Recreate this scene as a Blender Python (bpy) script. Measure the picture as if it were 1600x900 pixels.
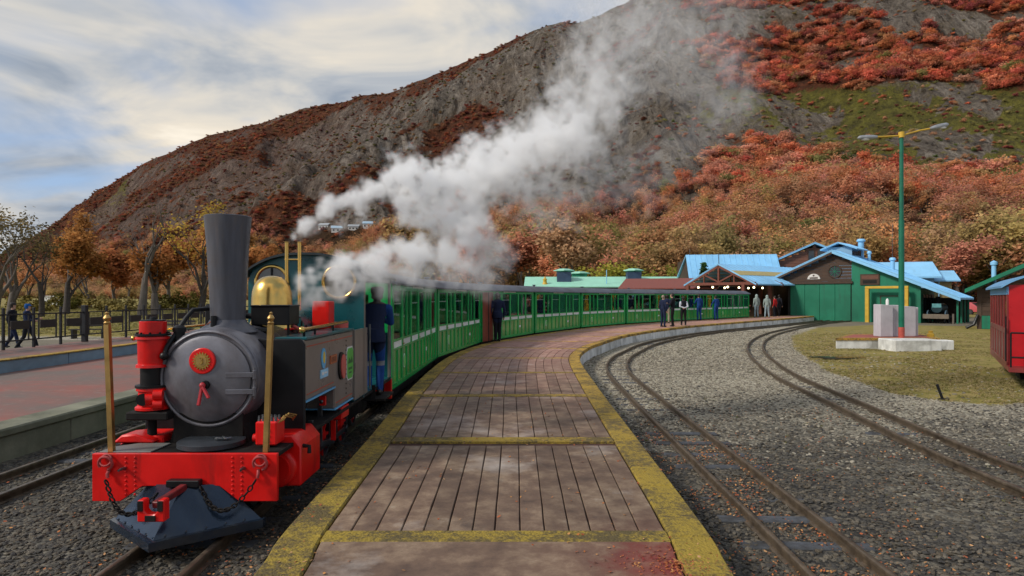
import bpy, bmesh, math, random
from mathutils import Vector, Matrix, Euler, noise
from math import sin, cos, pi, radians, sqrt, atan2

for o in list(bpy.data.objects):
    bpy.data.objects.remove(o)
SC = bpy.context.scene
COL = SC.collection
RND = random.Random(11)

# ------------------------------------------------------------------ camera, sky, sun, exposure
CAMZ = 2.01          # eye height above the ballast
FPX = 1000.0         # focal length in photograph pixels (1600 wide)
cam = bpy.data.cameras.new('camera'); cam_o = bpy.data.objects.new('camera', cam); COL.objects.link(cam_o)
cam_o.location = (0, 0, CAMZ); cam_o.rotation_euler = (radians(90), 0, 0)
cam.sensor_width = 36.0; cam.lens = 36.0 * FPX / 1600.0; cam.shift_y = 14.0 / 1600.0
cam.clip_start = 0.05; cam.clip_end = 9000
SC.camera = cam_o

SUN_AZ = radians(-112)    # measured from +Y (view direction) towards +X
SUN_EL = radians(38)
world = bpy.data.worlds.new('World'); SC.world = world; world.use_nodes = True
wt = world.node_tree; wt.nodes.clear()
def WN(t, **k):
    n = wt.nodes.new(t)
    for a, b in k.items(): setattr(n, a, b)
    return n
def WL(a, b): wt.links.new(a, b)
w_out = WN('ShaderNodeOutputWorld'); w_bg = WN('ShaderNodeBackground'); w_bg.inputs['Strength'].default_value = 0.1
w_sky = WN('ShaderNodeTexSky', sky_type='NISHITA', sun_disc=False, sun_elevation=SUN_EL, sun_rotation=SUN_AZ)
w_sky.air_density = 1.0; w_sky.dust_density = 1.5; w_sky.ozone_density = 1.5
w_tc = WN('ShaderNodeTexCoord')
w_sep = WN('ShaderNodeSeparateXYZ'); WL(w_tc.outputs['Generated'], w_sep.inputs[0])
w_zc = WN('ShaderNodeMath', operation='MAXIMUM'); WL(w_sep.outputs['Z'], w_zc.inputs[0]); w_zc.inputs[1].default_value = 0.0
w_za = WN('ShaderNodeMath', operation='ADD'); WL(w_zc.outputs[0], w_za.inputs[0]); w_za.inputs[1].default_value = 0.22
w_px = WN('ShaderNodeMath', operation='DIVIDE'); WL(w_sep.outputs['X'], w_px.inputs[0]); WL(w_za.outputs[0], w_px.inputs[1])
w_py = WN('ShaderNodeMath', operation='DIVIDE'); WL(w_sep.outputs['Y'], w_py.inputs[0]); WL(w_za.outputs[0], w_py.inputs[1])
w_cb = WN('ShaderNodeCombineXYZ'); WL(w_px.outputs[0], w_cb.inputs[0]); WL(w_py.outputs[0], w_cb.inputs[1])
def wnoise(scale, detail, rough, dist, off, sx=1.0):
    m = WN('ShaderNodeMapping'); m.inputs['Location'].default_value = off; m.inputs['Scale'].default_value = (sx, 1.0, 1.0)
    m.inputs['Rotation'].default_value = (0, 0, radians(-18))
    n = WN('ShaderNodeTexNoise'); n.inputs['Scale'].default_value = scale; n.inputs['Detail'].default_value = detail
    n.inputs['Roughness'].default_value = rough; n.inputs['Distortion'].default_value = dist
    WL(w_cb.outputs[0], m.inputs[0]); WL(m.outputs[0], n.inputs['Vector']); return n.outputs['Fac']
def wramp(fac, stops):
    r = WN('ShaderNodeValToRGB'); e = r.color_ramp.elements
    while len(e) < len(stops): e.new(0.5)
    for i, (p, c) in enumerate(stops): e[i].position = p; e[i].color = (*c, 1) if len(c) == 3 else c
    WL(fac, r.inputs[0]); return r.outputs[0]
w_cover = wramp(wnoise(1.15, 5, 0.52, 0.35, (3.1, 7.7, 0), 0.8), [(0.40, (0, 0, 0)), (0.56, (1, 1, 1))])
w_tone = wramp(wnoise(2.1, 5, 0.55, 0.5, (9.4, 2.3, 4), 0.85), [(0.30, (1.35, 1.65, 2.1)), (0.43, (2.4, 2.55, 2.75)), (0.54, (3.5, 3.35, 3.1)), (0.65, (4.3, 3.9, 3.3)), (0.76, (5.6, 5.1, 4.3))])
w_blue = WN('ShaderNodeMixRGB', blend_type='MULTIPLY'); w_blue.inputs[0].default_value = 1.0
WL(w_sky.outputs[0], w_blue.inputs[1]); w_blue.inputs[2].default_value = (0.80, 0.92, 1.12, 1)
w_add = WN('ShaderNodeMixRGB', blend_type='MIX'); w_add.inputs[0].default_value = 0.7
WL(w_blue.outputs[0], w_add.inputs[1]); w_add.inputs[2].default_value = (1.6, 2.1, 2.9, 1)
w_mix = WN('ShaderNodeMixRGB', blend_type='MIX')
WL(w_cover, w_mix.inputs[0]); WL(w_add.outputs[0], w_mix.inputs[1]); WL(w_tone, w_mix.inputs[2])
WL(w_mix.outputs[0], w_bg.inputs['Color']); WL(w_bg.outputs[0], w_out.inputs['Surface'])

sun = bpy.data.lights.new('sun', 'SUN'); sun.energy = 1.5; sun.angle = radians(10); sun.color = (1.0, 0.93, 0.82)
sun_o = bpy.data.objects.new('sun', sun); COL.objects.link(sun_o)
sdir = Vector((sin(SUN_AZ) * cos(SUN_EL), cos(SUN_AZ) * cos(SUN_EL), sin(SUN_EL)))
sun_o.rotation_euler = sdir.to_track_quat('Z', 'Y').to_euler(); sun_o.location = (0, 0, 30)

SC.view_settings.view_transform = 'Standard'; SC.view_settings.look = 'None'
SC.view_settings.exposure = 1.0; SC.view_settings.gamma = 1.0; SC.view_settings.use_curve_mapping = False
SC.render.engine = 'CYCLES'
SC.cycles.max_bounces = 16; SC.cycles.diffuse_bounces = 3; SC.cycles.glossy_bounces = 3
SC.cycles.transmission_bounces = 4; SC.cycles.transparent_max_bounces = 12; SC.cycles.volume_bounces = 14
SC.cycles.volume_step_rate = 3.0; SC.cycles.volume_max_steps = 256
SC.cycles.use_denoising = True

def P(x, y, z=0.0):
    """photograph pixel -> point on the level plane z"""
    d = FPX * (CAMZ - z) / (y - 464.0)
    return Vector(((x - 800.0) / FPX * d, d, z))
def PY(x, y, d):
    return Vector(((x - 800.0) / FPX * d, d, CAMZ + (464.0 - y) / FPX * d))
# ------------------------------------------------------------------ helpers: meshes
class MB:
    def __init__(s): s.v = []; s.f = []; s.m = []
    def add(s, vs, fs, mi=0):
        b = len(s.v); s.v.extend([tuple(p) for p in vs])
        for f in fs: s.f.append(tuple(i + b for i in f)); s.m.append(mi)
        return s
    def box(s, x0, x1, y0, y1, z0, z1, mi=0):
        return s.add([(x0,y0,z0),(x1,y0,z0),(x1,y1,z0),(x0,y1,z0),(x0,y0,z1),(x1,y0,z1),(x1,y1,z1),(x0,y1,z1)],
                     [(0,3,2,1),(4,5,6,7),(0,1,5,4),(1,2,6,5),(2,3,7,6),(3,0,4,7)], mi)
    def bar(s, p, q, w, h, up=(0,0,1), mi=0):
        p = Vector(p); q = Vector(q); d = (q - p).normalized(); u = Vector(up)
        if abs(d.dot(u)) > 0.98: u = Vector((1,0,0))
        a = d.cross(u).normalized() * (w/2); b = a.cross(d).normalized() * (h/2)
        vs = [p-a-b, p+a-b, p+a+b, p-a+b, q-a-b, q+a-b, q+a+b, q-a+b]
        return s.add(vs, [(0,1,2,3),(7,6,5,4),(0,4,5,1),(1,5,6,2),(2,6,7,3),(3,7,4,0)], mi)
    def tube(s, pts, rad, n=10, caps=True, mi=0):
        pts = [Vector(p) for p in pts]
        if not isinstance(rad, (list, tuple)): rad = [rad] * len(pts)
        rings = []; a = None
        for i, p in enumerate(pts):
            d = (pts[min(i+1, len(pts)-1)] - pts[max(i-1, 0)]).normalized()
            if a is None:
                a = d.cross(Vector((0,0,1)) if abs(d.z) < 0.9 else Vector((1,0,0))).normalized()
            else:
                a = (a - d * a.dot(d)).normalized()
            b = d.cross(a)
            rings.append([p + (a*cos(2*pi*k/n) + b*sin(2*pi*k/n)) * rad[i] for k in range(n)])
        vs = [v for r in rings for v in r]; fs = []
        for i in range(len(pts)-1):
            for k in range(n):
                k2 = (k+1) % n
                fs.append((i*n+k, i*n+k2, (i+1)*n+k2, (i+1)*n+k))
        if caps:
            fs.append(tuple(range(n-1, -1, -1))); fs.append(tuple((len(pts)-1)*n+k for k in range(n)))
        return s.add(vs, fs, mi)
    def cyl(s, p, q, r0, r1=None, n=20, caps=True, mi=0):
        return s.tube([p, q], [r0, r0 if r1 is None else r1], n, caps, mi)
    def lathe(s, prof, o=(0,0,0), axis='z', n=28, mi=0):
        o = Vector(o); vs = []; fs = []
        for r, h in prof:
            for k in range(n):
                c, t = cos(2*pi*k/n)*r, sin(2*pi*k/n)*r
                vs.append(o + (Vector((c,t,h)) if axis == 'z' else Vector((c,h,t)) if axis == 'y' else Vector((h,c,t))))
        for i in range(len(prof)-1):
            for k in range(n):
                k2 = (k+1) % n; q = (i*n+k, i*n+k2, (i+1)*n+k2, (i+1)*n+k)
                fs.append(q if axis != 'y' else q[::-1])
        if prof[0][0] > 1e-4: fs.append(tuple(range(n)))
        if prof[-1][0] > 1e-4: fs.append(tuple((len(prof)-1)*n+k for k in range(n)))
        return s.add(vs, fs, mi)
    def prism(s, poly, d0, d1, axis='y', mi=0):
        """poly in the plane normal to axis: (x,z) for y, (y,z) for x, (x,y) for z"""
        n = len(poly)
        def pt(a, b, d): return (a,d,b) if axis == 'y' else (d,a,b) if axis == 'x' else (a,b,d)
        vs = [pt(a,b,d0) for a,b in poly] + [pt(a,b,d1) for a,b in poly]
        fs = [tuple(range(n)), tuple(range(2*n-1, n-1, -1))] + [(i, n+i, n+(i+1)%n, (i+1)%n) for i in range(n)]
        return s.add(vs, fs, mi)
    def ball(s, c, r, n=14, m=9, mi=0):
        c = Vector(c); r = r if isinstance(r, (tuple, list)) else (r, r, r); vs = []; fs = []
        for j in range(m+1):
            th = pi*j/m
            for k in range(n):
                ph = 2*pi*k/n
                vs.append(c + Vector((r[0]*sin(th)*cos(ph), r[1]*sin(th)*sin(ph), -r[2]*cos(th))))
        for j in range(m):
            for k in range(n):
                k2 = (k+1) % n; fs.append((j*n+k, j*n+k2, (j+1)*n+k2, (j+1)*n+k))
        return s.add(vs, fs, mi)
    def ring(s, c, normal, R, r, n=24, m=8, a0=0.0, a1=2*pi, sx=1.0, mi=0):
        c = Vector(c); nn = Vector(normal).normalized(); u = nn.orthogonal().normalized()
        if abs(nn.z) < 0.9: u = Vector((0,0,1)).cross(nn).normalized()
        w = nn.cross(u); full = abs(a1 - a0 - 2*pi) < 1e-6; k = n if full else n+1; vs = []; fs = []
        for i in range(k):
            t = a0 + (a1-a0)*i/n; rd = u*cos(t)*sx + w*sin(t); p = c + rd*R; rn = rd.normalized()
            for j in range(m):
                q = 2*pi*j/m; vs.append(p + (rn*cos(q) + nn*sin(q))*r)
        for i in range(n):
            i2 = (i+1) % k
            for j in range(m):
                j2 = (j+1) % m; fs.append((i*m+j, i2*m+j, i2*m+j2, i*m+j2))
        if not full: fs.append(tuple(range(m))); fs.append(tuple((k-1)*m+j for j in range(m)))
        return s.add(vs, fs, mi)
    def sweep(s, prof, path, mi=0, caps=True):
        """prof: closed list of (side, up); path: list of Vector; side is to the right of travel"""
        n = len(prof); vs = []; fs = []
        for i, p in enumerate(path):
            d = path[min(i+1, len(path)-1)] - path[max(i-1, 0)]; d = Vector((d.x, d.y, 0)).normalized(); r = Vector((d.y, -d.x, 0))
            for a, b in prof: vs.append(p + r*a + Vector((0,0,b)))
        for i in range(len(path)-1):
            for k in range(n):
                k2 = (k+1) % n; fs.append((i*n+k, i*n+k2, (i+1)*n+k2, (i+1)*n+k))
        if caps: fs.append(tuple(range(n))); fs.append(tuple((len(path)-1)*n+k for k in range(n)))
        return s.add(vs, fs, mi)
    def mesh(s, name, mats, bevel=0.0, smooth=35, weld=False, seg=1):
        me = bpy.data.meshes.new(name); me.from_pydata(s.v, [], s.f)
        mats = mats if isinstance(mats, (list, tuple)) else [mats]
        for m in mats: me.materials.append(m)
        if len(mats) > 1: me.polygons.foreach_set('material_index', s.m)
        bm = bmesh.new(); bm.from_mesh(me)
        if weld: bmesh.ops.remove_doubles(bm, verts=bm.verts, dist=1e-5)
        bmesh.ops.recalc_face_normals(bm, faces=bm.faces)
        if bevel:
            es = [e for e in bm.edges if len(e.link_faces) == 2 and e.calc_face_angle(0) > radians(40)]
            bmesh.ops.bevel(bm, geom=es, offset=bevel, segments=seg, affect='EDGES', profile=0.6, clamp_overlap=True)
        bm.to_mesh(me); bm.free()
        if smooth:
            me.polygons.foreach_set('use_smooth', [True]*len(me.polygons)); me.set_sharp_from_angle(angle=radians(smooth))
        me.update(); return me
    def build(s, name, mats, parent=None, **k):
        return obj(name, s.mesh(name, mats, **k), parent)

def obj(name, me, parent=None, loc=None, rot=None):
    o = bpy.data.objects.new(name, me); COL.objects.link(o)
    if parent: o.parent = parent
    if loc is not None: o.location = loc
    if rot is not None: o.rotation_euler = rot
    return o
def thing(name, label, cat, loc=(0,0,0), rz=0.0, group=None):
    o = bpy.data.objects.new(name, None); COL.objects.link(o); o.empty_display_size = 0.2
    o.location = loc; o.rotation_euler = (0,0,rz); return tag(o, label, cat, group)
def tag(o, label, cat, group=None, kind=None):
    o['label'] = label; o['category'] = cat
    if group: o['group'] = group
    if kind: o['kind'] = kind
    return o
def struct(o, label=None, kind='structure'):
    o['kind'] = kind
    if label: o['label'] = label
    return o
KIDS = {}
def kids(o): return [c for c in o.children]
def copy_tree(o, parent=None):
    c = o.copy(); COL.objects.link(c); c.parent = parent
    for ch in kids(o): copy_tree(ch, c)
    return c

def catmull(pts, t):
    n = len(pts); i = max(0, min(n-2, int(t))); u = t - i
    p0, p1, p2, p3 = pts[max(i-1,0)], pts[i], pts[i+1], pts[min(i+2,n-1)]
    return 0.5*((2*p1) + (p2-p0)*u + (2*p0-5*p1+4*p2-p3)*u*u + (3*p1-p0-3*p2+p3)*u*u*u)
def curve(pts, step, z=0.0):
    pts = [Vector((p[0], p[1])) for p in pts]; raw = []
    for i in range(len(pts)-1):
        for k in range(24): raw.append(catmull(pts, i + k/24))
    raw.append(pts[-1]); out = [raw[0]]; acc = 0.0
    for a, b in zip(raw, raw[1:]):
        d = (b-a).length; pos = 0.0
        while d > 0 and acc + (d-pos) >= step:
            pos += step - acc; acc = 0.0; out.append(a + (b-a)*(pos/d))
        acc += d - pos
    return [Vector((p.x, p.y, z)) for p in out]
def offset(path, d):
    out = []
    for i, p in enumerate(path):
        t = path[min(i+1,len(path)-1)] - path[max(i-1,0)]; t = Vector((t.x,t.y,0)).normalized()
        dd = d(i) if callable(d) else d
        out.append(p + Vector((t.y,-t.x,0))*dd)
    return out

# ------------------------------------------------------------------ helpers: materials
def L(h):
    """sRGB hex -> linear"""
    h = h.lstrip('#'); c = [int(h[i:i+2],16)/255 for i in (0,2,4)]
    return tuple(x/12.92 if x <= 0.04045 else ((x+0.055)/1.055)**2.4 for x in c)
class NT:
    def __init__(s, name):
        s.mat = bpy.data.materials.new(name); s.mat.use_nodes = True; s.t = s.mat.node_tree; s.t.nodes.clear()
        s.out = s.n('ShaderNodeOutputMaterial'); s.b = s.n('ShaderNodeBsdfPrincipled'); s.l(s.b.outputs[0], s.out.inputs[0])
    def n(s, ty, **k):
        x = s.t.nodes.new(ty)
        for a, b in k.items(): setattr(x, a, b)
        return x
    def l(s, a, b): s.t.links.new(a, b)
    def set(s, sock, v):
        if hasattr(v, 'is_output'): s.l(v, sock)
        elif isinstance(v, (tuple, list)) and len(v) == 3 and sock.type == 'RGBA': sock.default_value = (*v, 1)
        else: sock.default_value = v
    def coord(s, kind='Object', scale=None, rot=None):
        tc = s.n('ShaderNodeTexCoord'); o = tc.outputs[kind]
        if scale is not None or rot is not None:
            m = s.n('ShaderNodeMapping'); s.l(o, m.inputs[0])
            if scale is not None: m.inputs['Scale'].default_value = scale if isinstance(scale, (tuple, list)) else (scale,)*3
            if rot is not None: m.inputs['Rotation'].default_value = rot
            o = m.outputs[0]
        return o
    def pos(s): return s.n('ShaderNodeNewGeometry').outputs['Position']
    def noise(s, vec, scale, detail=4, rough=0.55, dist=0.0, out='Fac'):
        x = s.n('ShaderNodeTexNoise'); s.l(vec, x.inputs['Vector']); x.inputs['Scale'].default_value = scale
        x.inputs['Detail'].default_value = detail; x.inputs['Roughness'].default_value = rough; x.inputs['Distortion'].default_value = dist
        return x.outputs[out]
    def voro(s, vec, scale, out='Color', feat='F1'):
        x = s.n('ShaderNodeTexVoronoi', feature=feat); s.l(vec, x.inputs['Vector']); x.inputs['Scale'].default_value = scale
        return x.outputs[out]
    def ramp(s, fac, stops, interp='LINEAR'):
        r = s.n('ShaderNodeValToRGB'); r.color_ramp.interpolation = interp; e = r.color_ramp.elements
        while len(e) < len(stops): e.new(0.5)
        for i, (p, c) in enumerate(stops):
            c = (c,c,c) if isinstance(c, (int, float)) else c
            e[i].position = p; e[i].color = (*c, 1)
        s.l(fac, r.inputs[0]); return r.outputs[0]
    def mix(s, fac, a, b, mode='MIX'):
        m = s.n('ShaderNodeMixRGB', blend_type=mode); s.set(m.inputs[0], fac); s.set(m.inputs[1], a); s.set(m.inputs[2], b); return m.outputs[0]
    def math(s, op, a, b=0.5, c=None, clamp=False):
        m = s.n('ShaderNodeMath', operation=op, use_clamp=clamp); s.set(m.inputs[0], a); s.set(m.inputs[1], b)
        if c is not None: s.set(m.inputs[2], c)
        return m.outputs[0]
    def bump(s, h, strength=0.3, dist=0.02, normal=None):
        x = s.n('ShaderNodeBump'); x.inputs['Strength'].default_value = strength; x.inputs['Distance'].default_value = dist
        s.l(h, x.inputs['Height'])
        if normal is not None: s.l(normal, x.inputs['Normal'])
        return x.outputs[0]
    def attr(s, name, kind='GEOMETRY', out='Color'):
        x = s.n('ShaderNodeAttribute', attribute_type=kind, attribute_name=name); return x.outputs[out]
    def sep(s, v):
        x = s.n('ShaderNodeSeparateXYZ'); s.l(v, x.inputs[0]); return x.outputs
    def done(s, col=None, rough=None, metal=None, normal=None, spec=None):
        for k, v in (('Base Color', col), ('Roughness', rough), ('Metallic', metal), ('Normal', normal), ('Specular IOR Level', spec)):
            if v is not None: s.set(s.b.inputs[k], v)
        return s.mat
MATS = {}
def M(name, col, rough=0.6, metal=0.0, var=0.25, scale=5.0, dirt=None, damt=0.5, bump=0.15, bscale=60.0, spec=0.4, grain=None, perobj=0.0, streak=None, samt=0.5, sscale=9.0):
    """general weathered surface: base colour with mottling, dirt patches, fine relief"""
    if name in MATS: return MATS[name]
    t = NT(name); c = t.coord()
    sv = c if grain is None else t.coord(scale=grain)
    n1 = t.noise(sv, scale, 6, 0.6); lo = tuple(x*(1-var) for x in col); hi = tuple(min(1, x*(1+var)) for x in col)
    cc = t.ramp(n1, [(0.3, lo), (0.7, hi)])
    if perobj:
        oi = t.n('ShaderNodeObjectInfo').outputs['Random']
        cc = t.mix(1.0, cc, t.ramp(oi, [(0, 1-perobj), (1, 1+perobj)]), 'MULTIPLY')
    if dirt is not None:
        n2 = t.noise(c, scale*0.37, 7, 0.65, 0.4); cc = t.mix(t.ramp(n2, [(0.62-0.3*damt, 0.0), (0.80-0.2*damt, min(1.0, 0.45+0.55*damt))]), cc, dirt)
    if streak is not None:
        sn = t.noise(t.coord(scale=(1, 1, 0.10)), sscale, 6, 0.7); sp_ = t.noise(c, sscale*7, 3, 0.7)
        sm_ = t.math('MULTIPLY', t.ramp(sn, [(0.54, 0.0), (0.70, 1.0)]), t.ramp(t.noise(c, sscale*.35, 3, 0.6), [(0.35, 0.25), (0.65, 1.0)]))
        cc = t.mix(t.math('MULTIPLY', sm_, samt), cc, streak); cc = t.mix(t.ramp(sp_, [(0.68, 0.0), (0.76, samt)]), cc, streak)
    n3 = t.noise(sv, bscale, 5, 0.6)
    r = t.ramp(n1, [(0.25, max(0.03, rough*0.8)), (0.75, min(1, rough*1.2))])
    MATS[name] = t.done(cc, r, metal, t.bump(n3, bump, 0.01) if bump else None, spec)
    return MATS[name]

# ------------------------------------------------------------------ helpers: scatter by geometry nodes (for stuff nobody could count)
HID = {}
def variant_collection(name, meshes):
    c = bpy.data.collections.new(name)
    for i, me in enumerate(meshes):
        o = bpy.data.objects.new('%s_piece' % name, me); c.objects.link(o)
    HID[name] = c; return c
def scatter(name, pts, coll, kind='stuff', label=None):
    """pts: list of (pos, scale(3), euler(3), tint(3))"""
    me = bpy.data.meshes.new(name); me.from_pydata([p[0] for p in pts], [], [])
    n = len(pts)
    a = me.attributes.new('sc', 'FLOAT_VECTOR', 'POINT'); a.data.foreach_set('vector', [x for p in pts for x in p[1]])
    a = me.attributes.new('ro', 'FLOAT_VECTOR', 'POINT'); a.data.foreach_set('vector', [x for p in pts for x in p[2]])
    a = me.attributes.new('tint', 'FLOAT_COLOR', 'POINT'); a.data.foreach_set('color', [x for p in pts for x in (*p[3], 1.0)])
    o = obj(name, me); o['kind'] = kind
    if label: o['label'] = label
    g = bpy.data.node_groups.new(name + '_nodes', 'GeometryNodeTree')
    g.interface.new_socket('Geometry', in_out='INPUT', socket_type='NodeSocketGeometry')
    g.interface.new_socket('Geometry', in_out='OUTPUT', socket_type='NodeSocketGeometry')
    N = g.nodes.new; K = g.links.new
    gi, go = N('NodeGroupInput'), N('NodeGroupOutput'); iop = N('GeometryNodeInstanceOnPoints'); ci = N('GeometryNodeCollectionInfo')
    ci.inputs['Collection'].default_value = coll; ci.inputs['Separate Children'].default_value = True
    sa = N('GeometryNodeInputNamedAttribute'); sa.data_type = 'FLOAT_VECTOR'; sa.inputs['Name'].default_value = 'sc'
    ra = N('GeometryNodeInputNamedAttribute'); ra.data_type = 'FLOAT_VECTOR'; ra.inputs['Name'].default_value = 'ro'
    rv = N('FunctionNodeRandomValue'); rv.data_type = 'INT'; rv.inputs[4].default_value = 0; rv.inputs[5].default_value = 99
    K(gi.outputs[0], iop.inputs['Points']); K(ci.outputs[0], iop.inputs['Instance']); iop.inputs['Pick Instance'].default_value = True
    K(rv.outputs[2], iop.inputs['Instance Index']); K(sa.outputs[0], iop.inputs['Scale'])
    er = N('FunctionNodeEulerToRotation'); K(ra.outputs[0], er.inputs[0]); K(er.outputs[0], iop.inputs['Rotation'])
    K(iop.outputs[0], go.inputs[0])
    md = o.modifiers.new('scatter', 'NODES'); md.node_group = g
    return o
# ------------------------------------------------------------------ the setting: platform curves
PL = [(-1.47,1.6),(-1.50,3.7),(-1.57,4.5),(-1.64,7.3),(-1.80,11.8),(-1.74,16.8),(-1.25,20.7),(-0.45,23.6),(1.45,28.4),(4.6,34.5),(8.4,39.7),(13.4,45.0),(18.6,50.3),(24.2,56.0)]
PR = [(1.20,1.6),(1.29,3.7),(1.35,4.5),(1.43,7.3),(1.55,11.8),(1.78,16.8),(2.40,20.2),(3.30,23.0),(5.10,27.6),(8.35,33.2),(11.9,38.0),(16.4,43.2),(21.0,48.6),(25.6,54.2)]
PLv = [Vector(p) for p in PL]; PRv = [Vector(p) for p in PR]
def plat(t, v, z=0.4):
    a, b = catmull(PLv, t), catmull(PRv, t); p = a + (b-a)*v; return Vector((p.x, p.y, z))
def plat_d(t, d, side):
    """point d metres in from the left (0) or right (1) edge"""
    a, b = catmull(PLv, t), catmull(PRv, t); w = (b-a).length; p = a + (b-a)*(d/w if side == 0 else 1-d/w); return p
def t_at_y(y):
    lo, hi = 0.0, len(PL)-1.0
    for _ in range(40):
        m = (lo+hi)/2
        if (catmull(PLv, m).y + catmull(PRv, m).y)/2 < y: lo = m
        else: hi = m
    return lo

# ------------------------------------------------------------------ ground sheet with zones
TR2 = [(5.15,1.0),(5.3,4.5),(5.45,7.4),(6.0,11.0),(7.05,17.1),(9.5,25.0),(13.0,32.5),(18.0,40.5),(23.5,48.0),(27.5,52.5)]
GRASS = [(14.4,33),(11.0,25),(8.6,17.8),(7.9,13.3),(8.6,11.9),(10.2,12.2),(13.5,15.0),(30,26),(33,44),(26,46),(20,42)]
def in_poly(x, y, poly):
    c = False; n = len(poly); j = n-1
    for i in range(n):
        if (poly[i][1] > y) != (poly[j][1] > y) and x < (poly[j][0]-poly[i][0])*(y-poly[i][1])/(poly[j][1]-poly[i][1]) + poly[i][0]: c = not c
        j = i
    return c
def edge_dist(x, y, poly):
    best = 1e9; n = len(poly)
    for i in range(n):
        ax, ay = poly[i]; bx, by = poly[(i+1) % n]; dx, dy = bx-ax, by-ay
        u = max(0, min(1, ((x-ax)*dx + (y-ay)*dy)/(dx*dx+dy*dy))); best = min(best, (x-ax-u*dx)**2 + (y-ay-u*dy)**2)
    return sqrt(best)
def gz(x, y):
    """ground height"""
    z = 0.0
    if -6 < x < 40 and y < 60:
        z += 0.02*noise.noise(Vector((x*0.9, y*0.9, 1.3))) + 0.010*noise.noise(Vector((x*3.1, y*3.1, 5.0)))
    if x < -22 or (y > 40 and x < -6):
        z += 0.9*max(0, min(1, (y-30)/40)) * max(0, min(1, (-x-6)/14))
    return z
def lines(a, segs):
    out = [a]
    for end, st in segs:
        while out[-1] < end - 1e-6: out.append(min(end, out[-1]+st))
    return out
gx = lines(-4000, [(-1000, 750), (-200, 200), (-60, 20), (-20, 4), (-7, 1), (34, 0.45), (46, 2), (100, 9), (300, 50), (4000, 600)])
gy = lines(-60, [(-4, 14), (2, 1), (30, 0.45), (64, 1.2), (120, 8), (300, 40), (1500, 300), (5000, 700)])
gv = [(x, y, gz(x, y)) for y in gy for x in gx]; nx = len(gx)
gf = [(j*nx+i, j*nx+i+1, (j+1)*nx+i+1, (j+1)*nx+i) for j in range(len(gy)-1) for i in range(nx-1)]
zone = []
for x, y, z in gv:
    g = 0.0
    if 5 < x < 36 and 10 < y < 48:
        d = edge_dist(x, y, GRASS); g = 0.5 + (0.5 if in_poly(x, y, GRASS) else -0.5)*min(1, d/0.9)
    if x < -17 or y > 62:
        g = max(g, max(0, min(1, (y-29)/6)) if x < -17 else 0.6)
    # dark damp ballast near the near tracks, paler clean gravel farther on
    d = max(0, min(1, (15.5 - y - 0.3*max(0, x-4))/9.0)) if x > -1 else (1.0 if y < 16 else max(0, 1-(y-16)/10))
    yard = 1.0 if (x > 20 and y > 44 - 0.1*x) or (x < -13 and y < 30) else 0.0
    zone.append((g, d, yard, 1.0))
me = bpy.data.meshes.new('ground'); me.from_pydata(gv, [], gf)
za = me.color_attributes.new('zone', 'FLOAT_COLOR', 'POINT'); za.data.foreach_set('color', [c for z in zone for c in z])
me.polygons.foreach_set('use_smooth', [True]*len(me.polygons))
t = NT('ground_gravel'); p = t.pos(); z = t.n('ShaderNodeSeparateColor'); t.l(t.attr('zone'), z.inputs[0])
vo = t.voro(p, 26.0); vd = t.voro(p, 26.0, 'Distance'); big = t.noise(p, 0.55, 5, 0.6); fine = t.noise(p, 9.0, 6, 0.65)
sv = t.n('ShaderNodeSeparateColor'); t.l(vo, sv.inputs[0])
pale = t.ramp(sv.outputs[0], [(0.0, L('#6d6757')), (0.5, L('#9b9482')), (1.0, L('#c0b9a5'))])
dark = t.ramp(sv.outputs[0], [(0.0, L('#232221')), (0.55, L('#393733')), (1.0, L('#5e594f'))])
soil = t.mix(t.ramp(fine, [(0.4, 0.0), (0.65, 1.0)]), L('#4a443a'), L('#6a6252'))
dk = t.math('ADD', z.outputs[1], t.math('MULTIPLY', t.math('SUBTRACT', big, 0.5), 1.6), clamp=True)
stone = t.mix(dk, pale, dark); stone = t.mix(t.ramp(fine, [(0.52, 0.0), (0.70, 0.75)]), stone, soil)
gn = t.noise(p, 1.3, 6, 0.68); gfine = t.noise(p, 30, 4, 0.7)
green = t.ramp(gn, [(0.25, L('#8a7850')), (0.45, L('#9c8b4e')), (0.6, L('#7d7632')), (0.8, L('#aa9a6c'))])
green = t.mix(t.ramp(gfine, [(0.35, 0.5), (0.6, 0.0)]), green, L('#4a4427'))
gm = t.ramp(t.math('ADD', z.outputs[0], t.math('MULTIPLY', t.math('SUBTRACT', t.noise(p, 1.6, 7, 0.7), 0.5), 0.9)), [(0.46, 0.0), (0.58, 1.0)])
yardc = t.mix(t.noise(p, 0.8, 5, 0.6), L('#5f584a'), L('#837b69'))
ym = t.ramp(t.math('ADD', z.outputs[2], t.math('MULTIPLY', t.math('SUBTRACT', big, 0.5), 0.5)), [(0.4, 0.0), (0.6, 1.0)])
cc = t.mix(ym, stone, yardc); cc = t.mix(gm, cc, green)
hgt = t.math('ADD', t.math('MULTIPLY', vd, -0.8), t.math('MULTIPLY', fine, 0.5))
GROUND_MAT = t.done(cc, t.ramp(big, [(0.3, 0.75), (0.7, 0.95)]), 0, t.bump(hgt, 0.8, 0.035), 0.3)
me.materials.append(GROUND_MAT); struct(obj('ground', me))

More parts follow.
